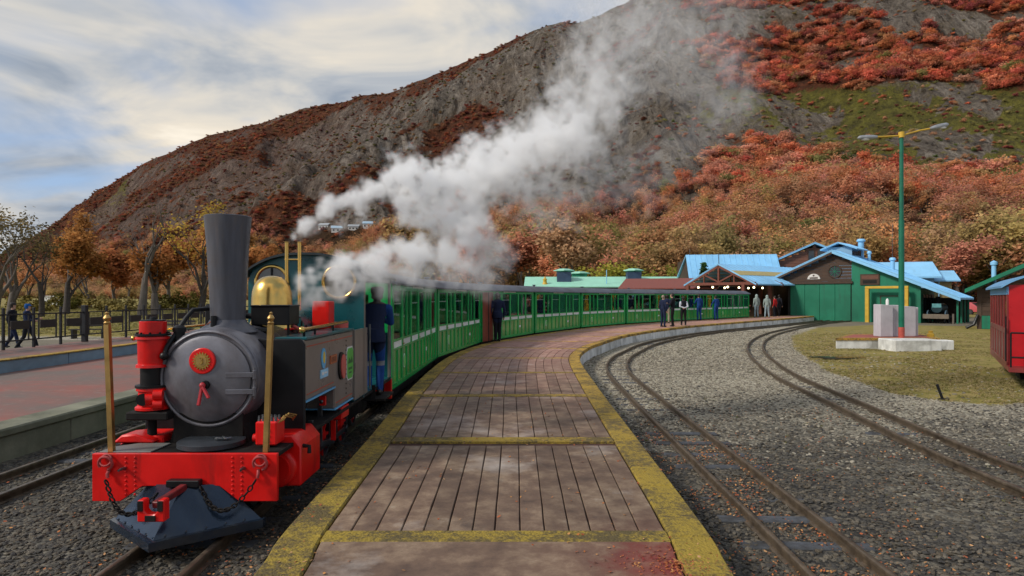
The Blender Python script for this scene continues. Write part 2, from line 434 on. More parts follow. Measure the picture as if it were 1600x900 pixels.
# ------------------------------------------------------------------ platform between the tracks
tc_ = NT('platform_concrete'); p = tc_.pos(); big = tc_.noise(p, 0.8, 7, 0.66); mid = tc_.noise(p, 3.5, 7, 0.7); fine = tc_.noise(p, 45, 4, 0.6)
oi = tc_.n('ShaderNodeObjectInfo').outputs['Random']; yy = tc_.sep(p)[1]
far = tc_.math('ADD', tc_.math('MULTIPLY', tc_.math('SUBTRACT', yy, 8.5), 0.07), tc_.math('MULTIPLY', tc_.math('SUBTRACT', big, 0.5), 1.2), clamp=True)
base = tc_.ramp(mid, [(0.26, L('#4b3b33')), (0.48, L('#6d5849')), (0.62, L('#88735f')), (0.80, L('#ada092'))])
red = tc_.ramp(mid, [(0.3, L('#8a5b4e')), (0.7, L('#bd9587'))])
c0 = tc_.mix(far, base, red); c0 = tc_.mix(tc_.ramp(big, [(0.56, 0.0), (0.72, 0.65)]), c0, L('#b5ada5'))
c0 = tc_.mix(tc_.ramp(tc_.noise(p, 2.2, 6, 0.75, 0.6), [(0.60, 0.0), (0.72, 0.6)]), c0, L('#453a36'))
c0 = tc_.mix(tc_.ramp(fine, [(0.62, 0.0), (0.75, 0.5)]), c0, L('#3a322e'))
# a patch of old red paint left at the near right corner
vd_ = tc_.n('ShaderNodeVectorMath', operation='DISTANCE'); tc_.l(p, vd_.inputs[0]); vd_.inputs[1].default_value = (1.02, 3.85, 0.4)
rp = tc_.ramp(tc_.math('ADD', vd_.outputs['Value'], tc_.math('MULTIPLY', tc_.math('SUBTRACT', mid, 0.5), 0.9)), [(0.12, 0.85), (0.5, 0.12), (1.6, 0.0)])
c0 = tc_.mix(rp, c0, L('#7a2a26')); c0 = tc_.mix(1.0, c0, tc_.ramp(oi, [(0, 0.78), (1, 1.12)]), 'MULTIPLY')
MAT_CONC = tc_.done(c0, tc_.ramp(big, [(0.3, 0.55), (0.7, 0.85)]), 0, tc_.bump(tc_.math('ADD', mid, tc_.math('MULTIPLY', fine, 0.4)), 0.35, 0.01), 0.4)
ty = NT('worn_yellow_paint'); p = ty.pos(); fine = ty.noise(p, 26, 5, 0.7); vo = ty.voro(p, 55, 'Distance')
wear = ty.ramp(ty.math('ADD', ty.math('MULTIPLY', ty.noise(p, 2.0, 6, 0.7), 0.6), ty.math('MULTIPLY', fine, 0.55)), [(0.52, 0.0), (0.64, 0.85)])
ynear = ty.ramp(ty.sep(p)[1], [(0.0, 0.0), (1.0, 1.0)])
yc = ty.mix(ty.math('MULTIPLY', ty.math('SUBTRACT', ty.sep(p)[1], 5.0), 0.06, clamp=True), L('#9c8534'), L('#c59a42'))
yc = ty.mix(ty.ramp(ty.noise(p, 5, 5, 0.6), [(0.3, 0.25), (0.7, 0.0)]), yc, L('#6d6132')); yc = ty.mix(wear, yc, L('#4b4334'))
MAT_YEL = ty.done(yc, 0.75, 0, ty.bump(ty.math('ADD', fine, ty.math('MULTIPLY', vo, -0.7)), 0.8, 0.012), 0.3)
MAT_GAP = M('joint_grit', L('#4a2f28'), 0.95, var=0.4, scale=9, dirt=L('#241d1a'), damt=0.6)
MAT_WHITEKERB = M('whitewashed_kerb', L('#dcdcd8'), 0.8, var=0.15, scale=3, dirt=L('#7e7c74'), damt=0.5, bump=0.3, streak=L('#57544c'), samt=0.6, sscale=4)
MAT_PLAINCONC = M('grey_concrete', L('#85827a'), 0.85, var=0.2, scale=3, dirt=L('#4c4a40'), damt=0.6, bump=0.35, bscale=30)

platform = struct(bpy.data.objects.new('platform', None)); COL.objects.link(platform)
TN = len(PL) - 1
def strip(name, ta, tb, fa, fb, z0, z1, mat, n=8, bevel=0.006, jit=0.0, parent=None):
    """slab following the platform between fa(t) and fb(t) (left and right edges)"""
    mb = MB(); vs = []; fs = []
    for i in range(n+1):
        t_ = ta + (tb-ta)*i/n; a, b = fa(t_), fb(t_)
        if jit and 0 < i < n: a = a + Vector((RND.uniform(-jit, jit), 0)); b = b + Vector((RND.uniform(-jit, jit), 0))
        vs += [(a.x,a.y,z0),(b.x,b.y,z0),(b.x,b.y,z1),(a.x,a.y,z1)]
    for i in range(n):
        k = i*4
        fs += [(k+3,k+2,k+6,k+7),(k,k+3,k+7,k+4),(k+2,k+1,k+5,k+6),(k+1,k,k+4,k+5)]
    fs += [(0,1,2,3),(4*n+3,4*n+2,4*n+1,4*n)]
    mb.add(vs, fs); return mb.build(name, mat, parent or platform, bevel=bevel, smooth=30)
W = 0.28
dL = lambda d: (lambda t_: plat_d(t_, d, 0)); dR = lambda d: (lambda t_: plat_d(t_, d, 1))
strip('platform_base', 0, TN, dL(0.05), dR(0.05), -0.1, 0.372, MAT_GAP, 120, bevel=0)
bars = [1.75, 4.30, 7.24, 10.5, 13.65, 16.9, 20.2, 23.3, 26.4, 29.6, 33.0, 36.4, 39.8, 43.2, 46.6, 50.0, 53.4]
tb_ = [t_at_y(b) for b in bars]
for i, t0 in enumerate(tb_):
    t1 = tb_[i+1] if i+1 < len(tb_) else TN
    hb = 0.11 if i > 0 else 0.02
    dt = (t_at_y(bars[i]+hb) - t0)
    if i > 0:
        strip('crossbar', t0-dt, t0+dt, dL(W+0.008), dR(W+0.008), 0.34, 0.401, MAT_YEL, 2, bevel=0.004)
    for side in (0, 1):
        f = (dL(0.0), dL(W)) if side == 0 else (dR(W), dR(0.0))
        tm = (t0+t1)/2; e = 0.0035*(t1-t0)
        for a, b in ((t0, tm), (tm, t1)):
            strip('yellow_edge', a+e, b-e, f[0], f[1], 0.30, 0.404, MAT_YEL, 6 if bars[i] < 14 else 10, bevel=0.012)
    a, b = t0+dt+0.0025*(t1-t0), t1-dt
    if i == 0:
        strip('slab', a, b, dL(W+0.012), dR(W+0.012), 0.34, 0.397, MAT_CONC, 6)
    elif bars[i] < 24:
        NPL = 14; cuts = [k/NPL + (RND.uniform(-.006, .006) if 0 < k < NPL else 0) for k in range(NPL+1)]
        for k in range(NPL):
            def ed(c, s_, e_=0.0045):
                def f(t_):
                    A, B = plat_d(t_, W+0.012, 0), plat_d(t_, W+0.012, 1); w = (B-A).length; return A + (B-A)*(c + s_*e_/w)
                return f
            strip('plank', a, b, ed(cuts[k], 1), ed(cuts[k+1], -1), 0.34, 0.3975+RND.uniform(-.0015,.0015), MAT_CONC, 7 if i < 4 else 5, bevel=0.005, jit=0.0022)
    else:
        strip('slab', a, b, dL(W+0.012), dR(W+0.012), 0.34, 0.397, MAT_CONC, 8)
# side walls of the platform: kerb blocks on the right, plain concrete on the left
tt = [k*0.25 for k in range(int(TN/0.25)+1)]
for k in range(len(tt)-1):
    strip('kerb_block', tt[k]+0.004, tt[k+1]-0.004, dR(0.12), dR(0.015), -0.06, 0.298, MAT_WHITEKERB if tt[k] > 5.2 else MAT_PLAINCONC, 3, bevel=0.008)
for k in range(0, len(tt)-1, 2):
    strip('retaining_wall', tt[k]+0.004, min(TN, tt[k]+0.5)-0.004, dL(0.015), dL(0.12), -0.06, 0.298, MAT_PLAINCONC, 4, bevel=0.008)

# ------------------------------------------------------------------ tracks
MAT_RAILS = M('rusty_rail_steel', L('#6a5d4e'), 0.42, 0.5, var=0.3, scale=14, dirt=L('#2f2722'), damt=0.5, bump=0.1)
MAT_SLEEP = M('weathered_sleeper', L('#4d5157'), 0.7, var=0.35, scale=7, dirt=L('#2a2725'), damt=0.8, bump=0.5, bscale=24, grain=(1,6,6), perobj=0.25)
RAILP = [(-.04,0),(.04,0),(.04,.012),(.010,.024),(.010,.064),(.024,.070),(.024,.094),(.018,.100),(-.018,.100),(-.024,.094),(-.024,.070),(-.010,.064),(-.010,.024),(-.04,.012)]
sl = MB().box(-.52,.52,-.075,.075,-.05,.018).mesh('sleeper', MAT_SLEEP, bevel=0.012)
def track(path, label, sp=0.62, smax=1e9, skip=None, sz=0.0):
    c = thing('railway_track', label, 'track')
    for s_ in (-.28, .28):
        q = [Vector((v.x, v.y, 0.0)) for v in offset(path, s_)]
        MB().sweep(RAILP, q).build('rail', MAT_RAILS, c, smooth=50)
    acc = 0.0; nxt = 0.3; n = 0
    for a, b in zip(path, path[1:]):
        acc += (b-a).length
        if acc >= nxt and n < 150:
            nxt += sp; 
            if skip and skip(b): continue
            d = b - a; o = obj('sleeper', sl, c, (b.x+RND.uniform(-.02,.02), b.y, RND.uniform(-.03,.004)+sz), (0,0,atan2(d.y,d.x)-pi/2+RND.uniform(-.03,.03))); n += 1
    return c
def dense(f, a, b, n): return [f(a+(b-a)*i/n) for i in range(n+1)]
def tcen(t_):
    a = catmull(PLv, t_); b = catmull(PLv, t_+0.02) - a; b.normalize()
    off = 1.0 - 0.13*max(0, min(1, (a.y-8)/6)); p = a + Vector((-b.y, b.x))*off; return Vector((p.x, p.y, 0))
TRAIN = dense(tcen, 0.0, TN-0.05, 400)
TRAIN = curve([(v.x, v.y) for v in TRAIN[::6]], 0.2)
track(TRAIN, 'railway track under the steam engine and green coaches along the platform', skip=lambda b: b.y > 13)
def rcen(t_):
    a = catmull(PRv, t_); b = catmull(PRv, t_+0.02) - a; b.normalize(); p = a + Vector((b.y, -b.x))*1.0; return Vector((p.x, p.y, 0))
TR1 = curve([(v.x, v.y) for v in dense(rcen, 0.0, TN-0.05, 60)], 0.2)
track(TR1, 'curved railway track hugging the open side of the platform', skip=lambda b: b.y > 45, sz=.002)
TR2c = curve(TR2, 0.2)
track(TR2c, 'curved railway track beside the mossy grass and lamp post', skip=lambda b: b.y > 40, sz=-0.012)
track(curve([(-5.25,1.0),(-5.25,8),(-5.25,16),(-5.3,26),(-5.0,40)], 0.4), 'straight railway track between the engine and the red paved platform')

# ------------------------------------------------------------------ left hand platform: lower apron, blue kerb, upper walk
def slabmat(name, a, b, c_):
    t = NT(name); p = t.pos(); n = t.noise(p, 0.5, 7, 0.68, 0.5); f = t.noise(p, 7, 6, 0.7)
    q = t.mix(t.ramp(n, [(0.38, 0.0), (0.6, 1.0)]), a, b); q = t.mix(t.ramp(f, [(0.55, 0.0), (0.75, 0.6)]), q, c_)
    return t.done(q, 0.7, 0, t.bump(f, 0.3, 0.01), 0.4)
MAT_APRON = slabmat('worn_red_paving', L('#8a5347'), L('#6a5c54'), L('#8d827a'))
MAT_BLUE = M('faded_blue_paint', L('#7d93a6'), 0.7, var=0.12, scale=2.5, dirt=L('#66727c'), damt=0.5, bump=0.2)
MAT_MOSSKERB = M('mossy_kerb', L('#83826f'), 0.85, var=0.2, scale=2.5, dirt=L('#4d4f3e'), damt=0.7, bump=0.4, bscale=24)
lp = struct(bpy.data.objects.new('paved_platform', None)); COL.objects.link(lp)
MB().box(-6.62,-6.17,-3,60,0.30,0.405).build('kerb_top', MAT_MOSSKERB, lp, bevel=0.02)
for k in range(22):
    y0 = -3 + k*2.4; MB().box(-6.56,-6.20,y0+.006,y0+2.394,-.1,0.299).build('retaining_wall', MAT_MOSSKERB, lp, bevel=0.012)
ys = [-3, 3.6, 7.3, 11.0, 15.0, 19.0, 23.0, 30.0, 45.0]
for a, b in zip(ys, ys[1:]):
    MB().box(-10.78,-6.63,a+.02,b-.02,0.1,0.395).build('slab', MAT_APRON, lp, bevel=0.01)
MB().box(-10.7,-6.64,-3,45,0.0,0.375).build('joint_bed', MAT_GAP, lp)
for k in range(16):
    y0 = -2.4 + k*3.0; MB().box(-10.92,-10.80,y0+.015,y0+2.985,0.0,0.648).build('blue_kerb', MAT_BLUE, lp, bevel=0.012)
MB().box(-11.05,-10.77,-3,46,0.649,0.676).build('yellow_edge', MAT_YEL, lp, bevel=0.006)
MB().box(-13.0,-11.06,-3,46,0.0,0.674).build('walkway', MAT_APRON, lp, bevel=0.01)

# ------------------------------------------------------------------ mountain
SKY = [(-900,470,1500),(-400,455,1300),(-150,432,1150),(0,398,1050),(60,364,1000),(90,345,1000),(120,320,980),(165,290,950),(230,252,915),(300,225,880),(380,200,850),(450,180,820),(520,158,800),(600,140,780),(650,122,765),(690,105,750),(740,86,740),(800,62,720),(830,48,712),(860,40,705),(905,35,700),(935,24,700),(975,0,700),(1040,-40,705),(1200,-110,740),(1600,-220,800),(2200,-260,900),(3000,-250,1000)]
def interp(tab, x, k):
    if x <= tab[0][0]: return tab[0][k]
    for a, b in zip(tab, tab[1:]):
        if x <= b[0]:
            u = (x-a[0])/(b[0]-a[0]); return a[k] + (b[k]-a[k])*u
    return tab[-1][k]
BASE = [(-900,760),(-100,600),(90,430),(300,260),(500,185),(700,140),(900,112),(1100,98),(1400,92),(1800,88),(2400,86),(3000,86)]
def terr(px, t):
    """column through pixel column px, t from foot (0) to crest (1) and over"""
    y0, y1 = interp(BASE, px, 1), interp(SKY, px, 2); y = y0 + (y1-y0)*t; x = (px-800)/1000*y
    zc = CAMZ + (464-interp(SKY, px, 1))/1000*y1
    u = min(t, 1.0); z = zc*u**1.72
    if t > 1: z -= (t-1)*(y1-y0)*0.75
    q = Vector((x*0.012, y*0.012, 3.0)); amp = min(1, u*2.2)*(1 - 0.82*max(0, min(1, (u-0.82)/0.16)))
    rid = 1 - abs(noise.noise(Vector((x*0.011 + z*0.004, y*0.006, 9.0)))*2)
    z += amp*(12*noise.fractal(q, 1.0, 2.1, 4) + 10*(rid-0.6)*(1 if px < 1150 else 0.5))
    s1 = x*0.021 + 0.6*noise.noise(Vector((x*0.006, y*0.006, 4))) ; s2 = x*0.055 + 0.9*noise.noise(Vector((x*0.02, y*0.02, 6)))
    dg1 = Vector(((0.6*x-0.8*z)*0.016 + 0.5*noise.noise(Vector((x*0.01, z*0.01, 3))), (0.8*x+0.6*z)*0.003, 2.2)); dg2 = Vector(((0.75*x-0.65*z)*0.0085 + 0.4*noise.noise(Vector((x*0.004, z*0.006, 8))), (0.65*x+0.75*z)*0.0018, 6.4)); gul = (1-abs(noise.noise(dg1))*2.4)*9 + (1-abs(noise.noise(dg2))*2.6)*24 - 9 + (1-abs(noise.noise(Vector((s1, z*0.004, 1.7))))*2.2)*9 + (1-abs(noise.noise(Vector((s2, z*0.011, 5.1))))*2.2)*4.5 + 5*noise.noise(Vector((x*0.03, y*0.03, z*0.03)))
    z += amp*(gul-11)*(1 if px < 1100 else 0.45)
    # stepped benches across the slope
    if px > 1000:
        w = min(1, (px-1000)/200); z += w*amp*5*sin(z*0.055 + 1.5*noise.noise(Vector((x*0.004, y*0.004, 2))))
    z += amp*1.6*noise.fractal(q*5.0, 0.8, 2.2, 3) + (0 if u < .9 else 2.2*noise.fractal(Vector((x*0.03, y*0.03, 0)), 0.9, 2.1, 3))
    return Vector((x, y, z - 0.6 if t > 0 else -3))
pcols = []; c = -900.0
while c < 2900: pcols.append(c); c += 7.0 if -60 < c < 1660 else 40.0
rows = [k/150 for k in range(151)] + [1.01, 1.03, 1.07, 1.15, 1.4]
tv = []; zone = []
def veg(px, t, pnt):
    """(red shrub, grass, orange forest, ochre) cover of a place on the slope"""
    e = 464 - 1000*(pnt.z-CAMZ)/pnt.y    # height up the slope as an apparent row
    n1 = noise.fractal(Vector((pnt.x*0.008, pnt.y*0.008, 1)), 0.9, 2.0, 4); n2 = noise.fractal(Vector((pnt.x*0.02, pnt.y*0.02, 7)), 0.9, 2.0, 3)
    r = g = f = 0.0
    dgn = noise.fractal(Vector(((0.6*pnt.x-0.8*pnt.z)*0.017, (0.8*pnt.x+0.6*pnt.z)*0.0045, 4)), 0.8, 2.1, 4)
    if px > 1030:
        k = min(1, (px-1030)/130)
        g = k*max(0, 1-abs(e+60*n1-178)/78)*(1 if n2 > -.12 else .35)
        r = k*max(max(0, min(1, (138+60*n1-e)/40))*(.75+.9*n2), max(0, 1-abs(e+45*n1-258)/44))
        if e < 60: r *= max(0, 0.45 + 1.6*n2)
    else:
        crest = max(0, min(1, (t-0.90+0.22*n1)/0.08)) if px < 990 else 0.3
        r = max(crest*0.6, max(0, min(1, dgn*2.6+n1*1.0+n2*.8-0.36)))
        if px < 420: r = max(r, 0.26+0.8*n2)
        g = max(0, n2*0.7-0.22)
        if px < 200: g = max(g, 0.6*max(0, min(1, (t-0.75)/0.2)))
        low = max(0, min(1, (e-330+25*n1)/50)); r = max(r, low*0.7)
    flo = 300 if px > 1000 else 300 + (1000-px)*0.10
    f = max(0, min(1, (e - flo + 16*n1)/26))
    return r, g, f
for px in pcols:
    for t_ in rows:
        q = terr(px, t_); tv.append(q); zone.append((*veg(px, t_, q), 1.0))
nr = len(rows); tf = [(i*nr+j, (i+1)*nr+j, (i+1)*nr+j+1, i*nr+j+1) for i in range(len(pcols)-1) for j in range(nr-1)]
me = bpy.data.meshes.new('mountain'); me.from_pydata(tv, [], tf)
za = me.color_attributes.new('zone', 'FLOAT_COLOR', 'POINT'); za.data.foreach_set('color', [c for z in zone for c in z])
me.polygons.foreach_set('use_smooth', [True]*len(me.polygons))
t = NT('mountain_slope'); p = t.pos(); z = t.n('ShaderNodeSeparateColor'); t.l(t.attr('zone'), z.inputs[0])
n1 = t.noise(p, 0.035, 8, 0.68, 0.4); n2 = t.noise(p, 0.16, 8, 0.72); n3 = t.noise(p, 0.6, 6, 0.7)
st = t.noise(t.coord('Object', (0.050, 0.02, 0.009), (0, 0.70, 0)), 1.0, 8, 0.72, 0.9); sl2 = t.noise(t.coord('Object', (0.09, 0.03, 0.014), (0, 0.75, 0)), 1.0, 6, 0.7, 1.5); wl = t.noise(p, 0.012, 4, 0.6)
rock = t.ramp(t.math('ADD', t.math('MULTIPLY', n2, 0.6), t.math('MULTIPLY', st, 0.4)), [(0.34, L('#4b443e')), (0.45, L('#766d63')), (0.57, L('#968b7e')), (0.70, L('#b0a392'))])
rock = t.mix(t.ramp(sl2, [(0.52, 0.0), (0.62, 0.85)]), rock, L('#b0a598')); rock = t.mix(t.ramp(sl2, [(0.36, 0.85), (0.46, 0.0)]), rock, L('#2c2826')); rock = t.mix(t.ramp(n1, [(0.50, 0.0), (0.64, 0.45)]), rock, L('#75654a'))  # pale slabs and dark crevices: relief light and shade painted into the rock colour
left = t.math('MULTIPLY', t.math('SUBTRACT', -60.0, t.sep(p)[0]), 0.0045, clamp=True); left = t.math('ADD', t.math('MULTIPLY', left, 0.55), t.math('MULTIPLY', t.math('SUBTRACT', wl, 0.5), 0.9), clamp=True)
rock = t.mix(t.math('MULTIPLY', left, 0.85), rock, t.ramp(n2, [(0.32, L('#43302c')), (0.5, L('#75524a')), (0.66, L('#8f5f4c'))]))
def cover(ch, nz, w=0.9): return t.ramp(t.math('ADD', ch, t.math('MULTIPLY', t.math('SUBTRACT', nz, 0.5), w)), [(0.36, 0.0), (0.58, 1.0)])
red = t.ramp(n2, [(0.30, L('#3c2822')), (0.46, L('#62402f')), (0.58, L('#7c4b35')), (0.72, L('#8d6244'))])
grs = t.ramp(n2, [(0.30, L('#444025')), (0.46, L('#6e6838')), (0.60, L('#88823c')), (0.74, L('#978b5a'))])
rock = t.mix(t.ramp(n3, [(0.52, 0.0), (0.66, 0.5)]), rock, L('#5b4030')); rock = t.mix(t.ramp(t.noise(p, 0.3, 6, 0.75, 1.0), [(0.58, 0.0), (0.70, 0.6)]), rock, L('#3a3532'))
frs = t.ramp(n3, [(0.3, L('#33271d')), (0.55, L('#5a4330')), (0.75, L('#7a5a3a'))])
cc = t.mix(cover(z.outputs[1], n2, 1.3), rock, grs); cc = t.mix(cover(z.outputs[0], n2, 1.5), cc, red); cc = t.mix(cover(z.outputs[2], n3, 0.5), cc, frs)
me.materials.append(t.done(cc, 0.95, 0, t.bump(t.math('ADD', t.math('MULTIPLY', st, 1.2), t.math('ADD', t.math('MULTIPLY', n2, 1.0), t.math('MULTIPLY', n3, 0.35))), 1.0, 15.0), 0.1))
struct(obj('mountain', me))
def slope_at(px, py):
    """place on the slope that shows at a pixel (first one met going up)"""
    a = None
    for k in range(1, 140):
        q = terr(px, k/140)
        if 464 - 1000*(q.z-CAMZ)/q.y <= py: return q, k/140
    return None, None
# ------------------------------------------------------------------ materials for the rolling stock
RED = M('signal_red_paint', (0.68, 0.008, 0.006), 0.34, var=0.14, scale=3, dirt=L('#4a0d0a'), damt=0.42, bump=0.06, spec=0.4, streak=(0.035,0.012,0.010), samt=0.55, sscale=7)
BLACK = M('black_enamel', (0.008, 0.008, 0.009), 0.42, var=0.3, scale=6, dirt=(0.02,0.018,0.016), damt=0.4, bump=0.06, spec=0.25)
SOOT = M('sooty_frame_black', (0.009, 0.008, 0.008), 0.75, var=0.4, scale=8, dirt=(0.028,0.024,0.02), damt=0.5, bump=0.2, spec=0.2)
SMOKE = M('graphite_smokebox', (0.150, 0.148, 0.168), 0.38, 0.4, var=0.34, scale=3.2, dirt=(0.085,0.062,0.055), damt=0.6, bump=0.1, spec=0.5, streak=(0.045,0.036,0.034), samt=0.6, sscale=6)
STACK = M('graphite_chimney', (0.082, 0.084, 0.100), 0.45, 0.3, var=0.28, scale=4, dirt=(0.10,0.075,0.06), damt=0.45, bump=0.06, grain=(3,3,0.35), streak=(0.14,0.105,0.085), samt=0.45, sscale=11)
BRASS = M('polished_brass', (0.72, 0.46, 0.13), 0.24, 1.0, var=0.12, scale=5, dirt=(0.45,0.27,0.08), damt=0.3, bump=0.04)
OLDBRASS = M('dull_brass', (0.46, 0.29, 0.10), 0.42, 0.85, var=0.2, scale=7, bump=0.05)
TEAL = M('teal_enamel', (0.005, 0.085, 0.100), 0.3, var=0.15, scale=3, dirt=(0.006,0.05,0.06), damt=0.3, bump=0.03, spec=0.5)
TAUPE = M('taupe_tank_paint', (0.175, 0.150, 0.135), 0.3, var=0.10, scale=2.5, dirt=(0.11,0.095,0.085), damt=0.3, bump=0.03, spec=0.5, streak=(0.07,0.055,0.048), samt=0.35)
PLOW = M('blue_black_plough', (0.010, 0.018, 0.032), 0.12, 0.0, var=0.3, scale=5, dirt=(0.05,0.05,0.042), damt=0.35, bump=0.1, spec=0.6)
STEEL = M('greasy_steel', (0.14, 0.15, 0.16), 0.35, 0.8, var=0.3, scale=9, dirt=(0.03,0.03,0.03), damt=0.4, bump=0.06)
LINE = M('lining_red', (0.42, 0.07, 0.04), 0.5, bump=0)
GREYDECK = M('grey_deck_plate', (0.16, 0.165, 0.155), 0.55, 0.2, var=0.2, scale=5, bump=0.1)
WHITE = M('white_enamel', (0.7, 0.7, 0.68), 0.5, var=0.08, bump=0.03)
SKYB = M('sky_blue_enamel', (0.13, 0.40, 0.66), 0.5, var=0.1, bump=0)
YELE = M('yellow_enamel', (0.70, 0.50, 0.06), 0.5, var=0.1, bump=0)
ORNG = M('copper_plate', (0.45, 0.13, 0.05), 0.4, 0.3, var=0.15, bump=0)
LIME = M('lime_sign_green', (0.09, 0.42, 0.06), 0.45, var=0.2, scale=9, bump=0)
CORAL = M('coral_red_enamel', (0.60, 0.11, 0.09), 0.45, var=0.12, bump=0)
RUBBER = M('dark_rubber', (0.02,0.02,0.02), 0.8)
t = NT('window_glass'); g = t.n('ShaderNodeBsdfGlossy'); g.inputs['Roughness'].default_value = 0.02; g.inputs['Color'].default_value = (0.8,0.86,0.84,1)
tr = t.n('ShaderNodeBsdfTransparent'); tr.inputs['Color'].default_value = (0.80,0.86,0.83,1); fr = t.n('ShaderNodeFresnel'); fr.inputs['IOR'].default_value = 1.5
wv = t.noise(t.coord(), 1.7, 2); t.l(t.bump(wv, 0.06, 0.05), g.inputs['Normal'])
mx = t.n('ShaderNodeMixShader'); t.l(t.math('ADD', t.math('MULTIPLY', fr.outputs[0], 0.9), 0.03), mx.inputs[0]); t.l(tr.outputs[0], mx.inputs[1]); t.l(g.outputs[0], mx.inputs[2]); t.l(mx.outputs[0], t.out.inputs[0])
GLASS = t.mat

# ------------------------------------------------------------------ the steam locomotive (x right, y back, z above rail)
loco = thing('steam_locomotive', 'narrow gauge steam tank engine with red buffer beam, tall grey chimney and brass dome', 'locomotive', (-2.64, 5.18, 0.10))
def part(mb, name, mat, parent=loco, **k): return mb.build(name, mat, parent, **k)
# buffer beam with notched lower edge
beam = part(MB().prism([(-.746,.262),(-.52,.262),(-.34,.385),(.28,.385),(.44,.262),(.746,.262),(.746,.646),(-.746,.646)], -.02, .02), 'buffer_beam', RED, bevel=.004)
rv = MB()
for x in (-.475,-.40,.385,.46):
    for k in range(9):
        z = .615 - k*.037
        if z > .30 or abs(x) > .5: rv.ball((x,-.021,z), (.010,.008,.010), 8, 5)
r_ = rv.build('rivet_rows', RED, beam); r_['kind'] = 'stuff'
for s in (-1, 1):
    cx = s*.62
    ho = part(MB().ring((cx, -.05, .575), (0,1,.15), .055, .011, 20, 8, radians(-35), radians(255)).tube([(cx-s*.02,-.03,.52),(cx-s*.015,-.05,.49),(cx-s*.02,-.05,.46)], .013, 8).ring((cx+s*.0,-.045,.60),(0,1,-.4),.045,.008,16,6), 'shackle_hook', M('dusty_red_iron', (0.35,0.05,0.05), 0.5, 0.2, var=0.3, scale=20), beam)
    part(MB().cyl((cx-s*.14,-.02,.53),(cx-s*.14,-.075,.535),.014,.011,12).cyl((cx-s*.14,-.075,.535),(cx-s*.135,-.10,.53),.009,.009,10), 'valve_nozzle', STEEL, beam)
    # chain from the hook to the coupler
    a = Vector((cx-s*.02,-.055,.455)); b = Vector((s*.16-.0,-.06,.40)) if s > 0 else Vector((-.16,-.10,.36)); ch = MB(); n = 17
    for i in range(n):
        u = (i+.5)/n; p = a.lerp(b, u); p.z -= .20*4*u*(1-u)*.95; p.y -= .09*sin(pi*u)+.02
        u2 = min(1, u+.05); q = a.lerp(b, u2); q.z -= .20*4*u2*(1-u2)*.95
        d = (q-p); d.y = 0; d.normalize(); nn = Vector((0,1,0)) if i % 2 else Vector((d.z,0,-d.x))
        ax = nn.cross(d)
        pts = [p + d*(cos(w)*.026) + ax*(sin(w)*.015) for w in [2*pi*k/10 for k in range(11)]]
        ch.tube(pts, .0065, 6, caps=False)
    part(ch, 'safety_chain', SOOT, beam)
# coupler
cp = part(MB().box(-.11,.15,-.10,-.025,.395,.45).box(-.085,.125,-.07,-.022,.30,.395), 'coupler_bracket', BLACK, bevel=.006)
part(MB().bar((0.04,-.05,.405),(-.015,-.42,.36),.055,.05), 'drawbar', M('grimy_dark_red', (0.16,0.012,0.014), .5, var=.4, scale=12, dirt=(.03,.02,.02), damt=.5), cp, bevel=.006)
part(MB().prism([(-.115,.255),(.085,.255),(.085,.415),(.035,.415),(.035,.335),(.01,.31),(-.04,.31),(-.065,.335),(-.065,.415),(-.115,.415)], -.48,-.40), 'coupler_jaw', RED, cp, bevel=.008)
part(MB().box(-.108,-.068,-.490,-.481,.335,.412).box(.038,.078,-.490,-.481,.335,.412).box(-.055,.025,-.489,-.481,.262,.305), 'jaw_wear_plate', SOOT, cp, bevel=.003)
# plough
pl = MB(); A = [(-.02,-.50,.045),(-.02,-.44,.045)]
def plate(s, mb):
    w = .60
    v = [(-.02,-.47,.10),(s*w,.02,.10),(s*w,.02,.045),(-.02,-.49,.045),   # lower lip
         (.0+s*.02,-.10,.40),(s*.30,.01,.40),(s*w,.04,.10),(-.02,-.44,.10)]
    mb.add(v, [(7,6,5,4)] if s > 0 else [(4,5,6,7)])
    mb.add([(-.02,-.50,.105),(s*(w+.02),.01,.105),(s*(w+.02),.01,.04),(-.02,-.50,.04),(-.02,-.44,.105),(s*(w+.02),.07,.105),(s*(w+.02),.07,.04),(-.02,-.44,.04)],
           [(0,1,2,3),(0,4,5,1),(3,2,6,7),(1,5,6,2),(4,7,6,5)])
plough = part(MB(), 'plough', PLOW) if False else None
mbp = MB(); plate(1, mbp); plate(-1, mbp); mbp.add([(-.02,-.44,.10),(.02,-.10,.40),(-.02,-.10,.40)], [(0,1,2)])
mbp.add([(.30,.01,.40),(-.30,.01,.40),(-.02,-.10,.40),(.02,-.10,.40)], [(0,1,2,3)])
plough = part(mbp, 'plough', PLOW, smooth=20)
bl = MB()
for s in (-1,1):
    for k in range(5):
        u = .12 + k*.18; p = Vector((-.02,-.45,.13)).lerp(Vector((s*.60,.03,.13)), u); bl.ball(p + Vector((0,-.014,.0)), .009, 8, 5)
b_ = bl.build('bolt_heads', PLOW, plough); b_['kind'] = 'stuff'
